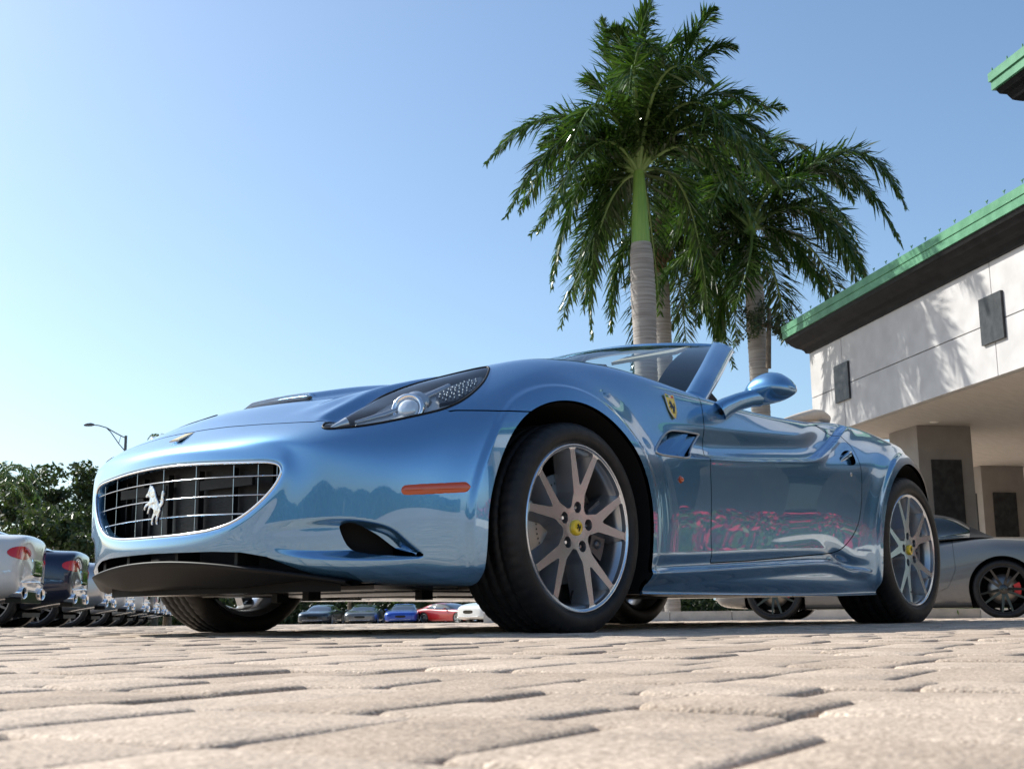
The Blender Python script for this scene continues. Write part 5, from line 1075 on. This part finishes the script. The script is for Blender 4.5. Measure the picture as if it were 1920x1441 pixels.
GZ = [
 [.42,.26,.18,.16,.15,.14,.14,.14,.14,.15,.17,.21,.27,.31,.34,.42,.56],
 [.42,.25,.18,.16,.15,.14,.14,.14,.14,.15,.17,.21,.27,.31,.34,.42,.56],
 [.45,.28,.21,.19,.18,.17,.17,.17,.17,.18,.20,.25,.31,.35,.38,.46,.57],
 [.47,.38,.33,.31,.30,.30,.30,.30,.30,.32,.34,.38,.42,.45,.47,.51,.58],
 [.50,.50,.49,.50,.52,.52,.52,.52,.53,.56,.57,.58,.59,.60,.60,.61,.60],
 [.53,.60,.63,.68,.71,.72,.73,.74,.77,.80,.80,.79,.78,.76,.74,.70,.62],
 [.55,.66,.72,.79,.84,.86,.87,.89,.93,.955,.955,.94,.91,.88,.85,.77,.64],
 [.57,.71,.78,.85,.905,.93,.945,.96,.985,1.02,1.02,1.01,.985,.965,.945,.84,.66],
 [.58,.73,.80,.87,.92,.95,.97,.98,1.0,1.03,1.035,1.03,1.015,1.0,.985,.87,.67],
 [.58,.735,.81,.88,.925,.955,.98,.99,1.01,1.035,1.04,1.035,1.02,1.01,.995,.88,.675]]
GT_TAB = np.stack([np.stack([np.array(GX) - (0 if i < 3 else 0) , GS[i], GZ[i]], 1) for i in range(10)], 0)
GT_TAB[:, -1, 0] = 3.90; GT_TAB[:, -2, 0] = np.linspace(3.84, 3.89, 10); GT_TAB[7:, -3, 0] = 3.87; GT_TAB[8:, -2, 0] = 3.91
RX = [.55, .85, 1.15, 1.50, 1.9, 2.3, 2.7, 3.05, 3.35, 3.6]
def roof_tab(drop=0.0, soft=False):
    base = [.90, .94, .96, .97, .985, 1.0, 1.02, 1.03, 1.02, .99]; top = [.95, 1.10, 1.24, 1.345, 1.40, 1.385, 1.31, 1.19, 1.08, .99] if not soft else [.95, 1.10, 1.24, 1.345, 1.38, 1.37, 1.30, 1.14, 1.04, .98]
    if soft: RX_ = [.55, .80, 1.05, 1.35, 1.7, 2.05, 2.35, 2.6, 2.8, 2.92]
    else: RX_ = RX
    rows = []
    for f, g in ((0.80, 0.0), (.785, .15), (.70, .55), (.60, .86), (.42, .97), (.22, 1.0), (0, 1.0)):
        rows.append([(x, f * (1 if 0 < k < 9 else .9) * (1 - .10 * max(0, (x - 2.3))), b + (t - b) * g - .02 * (g == 0)) for k, (x, b, t) in enumerate(zip(RX_, base, top))])
    return np.array(rows)
def both(t): return join(t, t.flipped_y())
def mk(S, flip_ref=1):
    N = grid_normals(S); k = np.unravel_index(np.argmax(S[..., 1]), S.shape[:2]); N = N * (1 if N[k][1] > 0 else -1); N[-1, :, 1] = 0; t = TM.from_grid(S, N)
    fn = np.cross(t.V[t.F[:, 1]] - t.V[t.F[:, 0]], t.V[t.F[:, 2]] - t.V[t.F[:, 0]]); 
    if (fn * t.N[t.F[:, 0]]).sum() < 0: t.F = t.F[:, ::-1]
    return t
DGLASS = mat('tinted_car_glass', (.012, .016, .018), .03, 0, 1); SOFTTOP = noise_mat('soft_top_fabric', (.012, .012, .013), (.025, .025, .027), 60, rough=.9)
CALR = mat('caliper_red', (.55, .02, .02), .35, 0, .5)
def gt_wheel(parent, x, y, face, rim_mat, cal_mat, R=.37, letter=None, nsp=10):
    s = 1 if y > 0 else -1; W = empty('wheel', (x, y, R - .004)); W.parent = parent
    m = MB(); w = .27; m.lathe([(R - .085, .01), (R - .06, -.006), (R - .03, -.006), (R - .01, .008), (R, .04), (R, w - .04), (R - .01, w - .01), (R - .08, w - .01)], 72); m.v = [(a, -s * b, max(c, -R + .006)) for a, b, c in m.v]; m.build('tyre', RUBBER, W)
    m = MB(); m.lathe([(R - .088, .004), (R - .080, .0), (R - .082, .02), (R - .10, .03), (R - .11, .2)], 64)
    for k in range(nsp):
        a = 2 * math.pi * k / nsp + .1; a2 = a + (.10 if k % 2 else -.10); c, s_ = math.cos(a), math.sin(a); c2, s2 = math.cos(a2), math.sin(a2); nr = Vector((-s_, 0, c)); r1 = R - .09
        P0, P1 = Vector((.03 * c, .014, .03 * s_)), Vector((r1 * c2, .006, r1 * s2)); P0b, P1b = P0 + Vector((0, .03, 0)), P1 + Vector((0, .035, 0)); w0, w1 = .020, .012
        m.add([P0 - nr * w0, P0 + nr * w0, P1 + nr * w1, P1 - nr * w1, P0b - nr * w0, P0b + nr * w0, P1b + nr * w1, P1b - nr * w1], [(0, 1, 2, 3), (7, 6, 5, 4), (0, 4, 5, 1), (1, 5, 6, 2), (2, 6, 7, 3), (3, 7, 4, 0)])
    m.lathe([(.0001, .006), (.045, .008), (.06, .012), (.062, .03)], 32); m.v = [(a, -s * b, c) for a, b, c in m.v]; m.build('rim', rim_mat, W)
    m = MB(); m.lathe([(.02, .055), (.19, .055), (.19, .085), (.02, .085)], 48); m.v = [(a, -s * b, c) for a, b, c in m.v]; m.build('brake_disc', ROTOR, W)
    m = MB(); arc = [math.radians(q) for q in range(-25, 26, 5)]; m.prism([(.205 * math.cos(q), .205 * math.sin(q)) for q in arc] + [(.125 * math.cos(q), .125 * math.sin(q)) for q in arc[::-1]], .035, .10); m.v = [(a, -s * b, c) for a, b, c in m.v]; m.build('brake_caliper', cal_mat, W)
    if letter:
        cu = bpy.data.curves.new('cap', 'FONT'); cu.body = letter; cu.size = .052; cu.extrude = .001; cu.align_x = 'CENTER'; cu.align_y = 'CENTER'; t_ = bpy.data.objects.new('cap', cu); COL.objects.link(t_); bpy.context.view_layer.update(); me = bpy.data.meshes.new_from_object(t_); bpy.data.objects.remove(t_)
        o = link_mesh('cap_letter', me, CHROME, W, (0, s * .002, 0)); o.rotation_euler = (math.radians(90), 0, 0 if s < 0 else math.pi)
    return W
def gt_car(pmat, label, group=None, soft=False, rim=None, cal=None, letter=None, name='parked_coupe'):
    C = empty(name, (0, 0, 0), 0, label, 'car', group); t = mk(loft(GT_TAB, 8, 8))
    x, z = t.V[:, 0], t.V[:, 2]
    for cx, R in ((0, .40), (2.85, .41)):
        x, z, y = t.V[:, 0], t.V[:, 2], t.V[:, 1]; phi = np.hypot(x - cx, z - .37) - R; phi = np.where((z < .37) & (np.abs(x - cx) < R), -np.minimum(R - np.abs(x - cx), .2), phi); t = t.clip(np.where(y < .62, .1, phi))
    f1 = flange(t, .02)
    # rear oval lamp, wrapping the corner
    q = np.stack([t.V[:, 1] * .55 - t.V[:, 0] * .9 + 3.86 * .9, t.V[:, 2]], 1); c = np.array([.70 * .55, .79]); ph = np.sqrt(((q[:, 0] - c[0] + .0) / .20)**2 + ((q[:, 1] - c[1]) / .070)**2) - 1; ph = np.where(t.V[:, 0] < 3.3, 1, ph); lamp = t.clip(ph, True); t = t.clip(ph)
    # boot lid, door seams
    lid = np.maximum(t.V[:, 1] - .60, 3.32 - t.V[:, 0]); lid = np.where(t.V[:, 2] < .66, 1, lid); lidp = t.clip(lid + .002, True); t = t.clip(lid - .002)
    dr = sdf_poly(t.V[:, [0, 2]], [(.86, .98), (.80, .60), (.80, .30), (.95, .26), (1.9, .27), (2.2, .40), (2.30, .62), (2.28, 1.02)]); dr = np.where(t.V[:, 1] < .76, 1, dr); door = t.clip(dr + .002, True); t = t.clip(dr - .002)
    b = tm_object(both(join(t, flange(t, .012), f1)), 'body', pmat, C)
    lamp = join(lamp.moved(.004), flange(lamp.moved(.004), .02))
    for l_ in (lamp, lamp.flipped_y()): tm_object(l_, 'tail_light', REDL, C)
    tm_object(join(both(lidp)), 'boot_lid', pmat, C)
    for d_ in (door, door.flipped_y()): tm_object(join(d_, flange(d_, .012)), 'door', pmat, C)
    R_ = mk(loft(roof_tab(soft=soft), 7, 8)); s_ = R_.V[:, 1]; x = R_.V[:, 0]
    if not soft:
        shell = np.maximum.reduce([s_ - .60, 1.46 - x, x - 2.62]); pil = np.where(s_ > .2, 1, 1.0)
        # rear pillar in body colour, glass elsewhere
        pl = np.minimum(shell, np.maximum(np.maximum(2.42 + (1.35 - R_.V[:, 2]) * .9 - x, .585 - s_), x - 3.45)); roof = R_.clip(pl, True); gl = R_.clip(pl)
        tm_object(both(roof.moved(.003)), 'roof', pmat, C); tm_object(both(gl), 'windows', DGLASS, C)
    else:
        win = np.maximum.reduce([np.abs(x - 1.75) - .75, .60 - s_, R_.V[:, 2] - 1.30, .96 - R_.V[:, 2]]); ws = np.maximum(x - 1.45, s_ - .70); g_ = np.minimum(win, ws); tm_object(both(R_.clip(g_)), 'soft_top', SOFTTOP, C); tm_object(both(R_.clip(g_, True)), 'windows', DGLASS, C)
    # rear: plate recess, diffuser, oval exhausts, lower chrome line
    m = MB(); m.box((3.885, 0, .66), (.05, .56, .17)); o = m.build('plate_recess', CHROME, C); m = MB(); m.box((3.913, 0, .66), (.008, .44, .13)); m.build('number_plate', DGLASS, o)
    m = MB(); m.box((3.78, 0, .33), (.16, 1.25, .12)); m.build('diffuser', GLOSSB, C)
    for s in (-1, 1):
        m = MB(); m.lathe([(.052, -.10), (.058, .0), (.066, .008), (.070, 0), (.068, -.12)], 28, axis='x'); m.v = [(3.875 + a, s * .56 + b * 2.5, .375 + c * .95) for a, b, c in m.v]; e_ = m.build('exhaust_tip', CHROME, C)
        m = MB(); m.lathe([(.0001, 0), (.055, 0)], 24, axis='x'); m.v = [(3.86 + a, s * .56 + b * 2.4, .375 + c * .95) for a, b, c in m.v]; m.build('exhaust_bore', DARK, e_)
        m = MB(); m.tube([(3.93, s * .02, .50), (3.90, s * .45, .49), (3.80, s * .74, .47), (3.5, s * .93, .44)], .010, 6); m.build('bumper_trim', CHROME, C)
        m = MB(); m.lathe([(.0001, .02), (.07, .01), (.09, 0), (.095, -.04)], 24, axis='x'); m.v = [(-.74 - a, s * .55 + b * 1.1, .68 + c) for a, b, c in m.v]; m.build('headlight', LENSW, C)
        m = MB(); m.lathe([(.0001, .012), (.09, .005), (.1, -.02)], 24, axis='x'); m.v = [(1.0 - a * 2, s * (.99 + b * .9), .98 + c * .6) for a, b, c in m.v]; m.tube([(1.02, s * .88, .93), (1.02, s * .99, .97)], .02, 6); m.build('door_mirror', pmat, C)
        for x_ in (0, 2.85):
            gt_wheel(C, x_, s * .965, 0, rim or SATIN, cal or BLACKP, letter=letter if s < 0 else None)
            m = MB(); m.box((x_, s * .60, .48), (.84, .02, .56)); m.build('wheel_liner', DARK, C)
    m = MB(); m.box((-.835, 0, .47), (.06, .85, .26)); m.build('front_grille', GLOSSB, C)
    m = MB(); m.tube([(-.87, -.6, .30), (-.90, 0, .28), (-.87, .6, .30)], .018, 6); m.build('lower_trim', CHROME, C)
    m = MB(); m.box((1.45, 0, .17), (3.6, 1.3, .06)); m.build('underbody', BLACKP, C)
    return C
LENSW = mat('headlight_glass', (.55, .58, .62), .08, .3, 1)
PNT = {k: paint('paint_' + k, c, me_, r) for k, c, me_, r in (('white', (.72, .72, .70), .0, .35), ('navy', (.010, .018, .05), .4, .3), ('silver', (.52, .53, .54), .8, .32), ('grey', (.17, .175, .18), .5, .3), ('red', (.38, .012, .01), .1, .3), ('blue', (.008, .07, .45), .3, .3), ('slate', (.025, .035, .05), .6, .35), ('black', (.012, .012, .014), .2, .3), ('pearl', (.62, .63, .64), .2, .35))}  # slate is darkened to carry the tree shade on a far car
def recolor(C, pm):
    def rec(o):
        if o.type == 'MESH' and o.name.split('.')[0] in ('body', 'door', 'boot_lid', 'roof', 'door_mirror'): o.material_slots[0].link = 'OBJECT'; o.material_slots[0].material = pm
        for c in o.children: rec(c)
    rec(C)
def put_car(C, rear_fwd, rear_right, heading):
    """heading: direction the tail points to, as an angle from the view axis to the right"""
    a = YAW + heading; d = Vector((math.sin(a), math.cos(a), 0)); g = on_ground(rear_fwd, rear_right); o = g - d * 3.9; C.location = (o.x, o.y, lay(g.x, g.y)); C.rotation_euler = (0, 0, math.atan2(d.y, d.x))
base = gt_car(PNT['white'], 'white coupe with red oval tail light, nearest of the parked row at the left edge', 'coupes parked in the row on the left')
row = [(13.9, 75, 'white', None), (16.9, 163, 'navy', 'dark navy coupe with red oval tail light, second in the left row'), (20.2, 218, 'silver', 'silver coupe third in the left row, beside the dark navy one'), (23.6, 255, 'pearl', 'pale coupe fourth in the left row, partly behind the silver one'),
       (27, 284, 'white', 'white coupe fifth in the left row, showing between silver tails'), (30.4, 303, 'grey', 'grey coupe sixth in the left row near the chin of the blue car'), (33.8, 318, 'silver', 'silver coupe farthest but one in the left row'), (37.2, 330, 'white', 'farthest white coupe of the left row')]
for i, (f, px_, c_, lab) in enumerate(row):
    C = base if i == 0 else copy_tree(base)
    if i: C['label'] = lab; recolor(C, PNT[c_])
    put_car(C, f, (px_ - 960) / 2306.14 * f, math.pi / 2 - .20)
# far cars facing the viewer, glimpsed beneath the blue car; first two painted darker as tree shade
far = [(72, 590, 'slate', 'dark slate car facing the viewer beneath the blue bumper, leftmost of the far row', .08), (72, 675, 'grey', 'silver car in shaded grey facing the viewer in the far row beneath the bumper', 0), (71, 750, 'blue', 'vivid blue car facing the viewer in the far row', 0),
       (70, 880, 'red', 'red car in the far row, glimpsed just left of the front tyre', -.8), (46, 905, 'white', 'bright white car in the distance beside the front tyre', .9)]
for f, px_, c_, lab, hd in far:
    C = copy_tree(base); C['label'] = lab; C['group'] = 'distant cars seen beneath the blue car'; recolor(C, PNT[c_]); put_car(C, f + 4.7 * math.cos(hd), (px_ - 960) / 2306.14 * f + 4.0 * math.sin(hd), hd); C.scale = (1, 1, .82)
# grey soft-top on the right
G_ = gt_car(PNT['grey'], 'grey convertible with closed black soft top and black wheels beyond the rear wheel', None, True, mat('black_rim', (.012, .012, .013), .18, .3, .8), CALR, 'B', 'grey_convertible')
pf, pr_ = on_ground(16.6, (1440 - 960) / 2306.14 * 16.6), on_ground(15.6, (1866 - 960) / 2306.14 * 15.6); d = (pr_ - pf); d.z = 0; d.normalize()
side_ = Vector((-d.y, d.x, 0)); o_ = pf + side_ * .965; G_.location = (o_.x, o_.y, lay(o_.x, o_.y)); G_.rotation_euler = (0, 0, math.atan2(d.y, d.x))
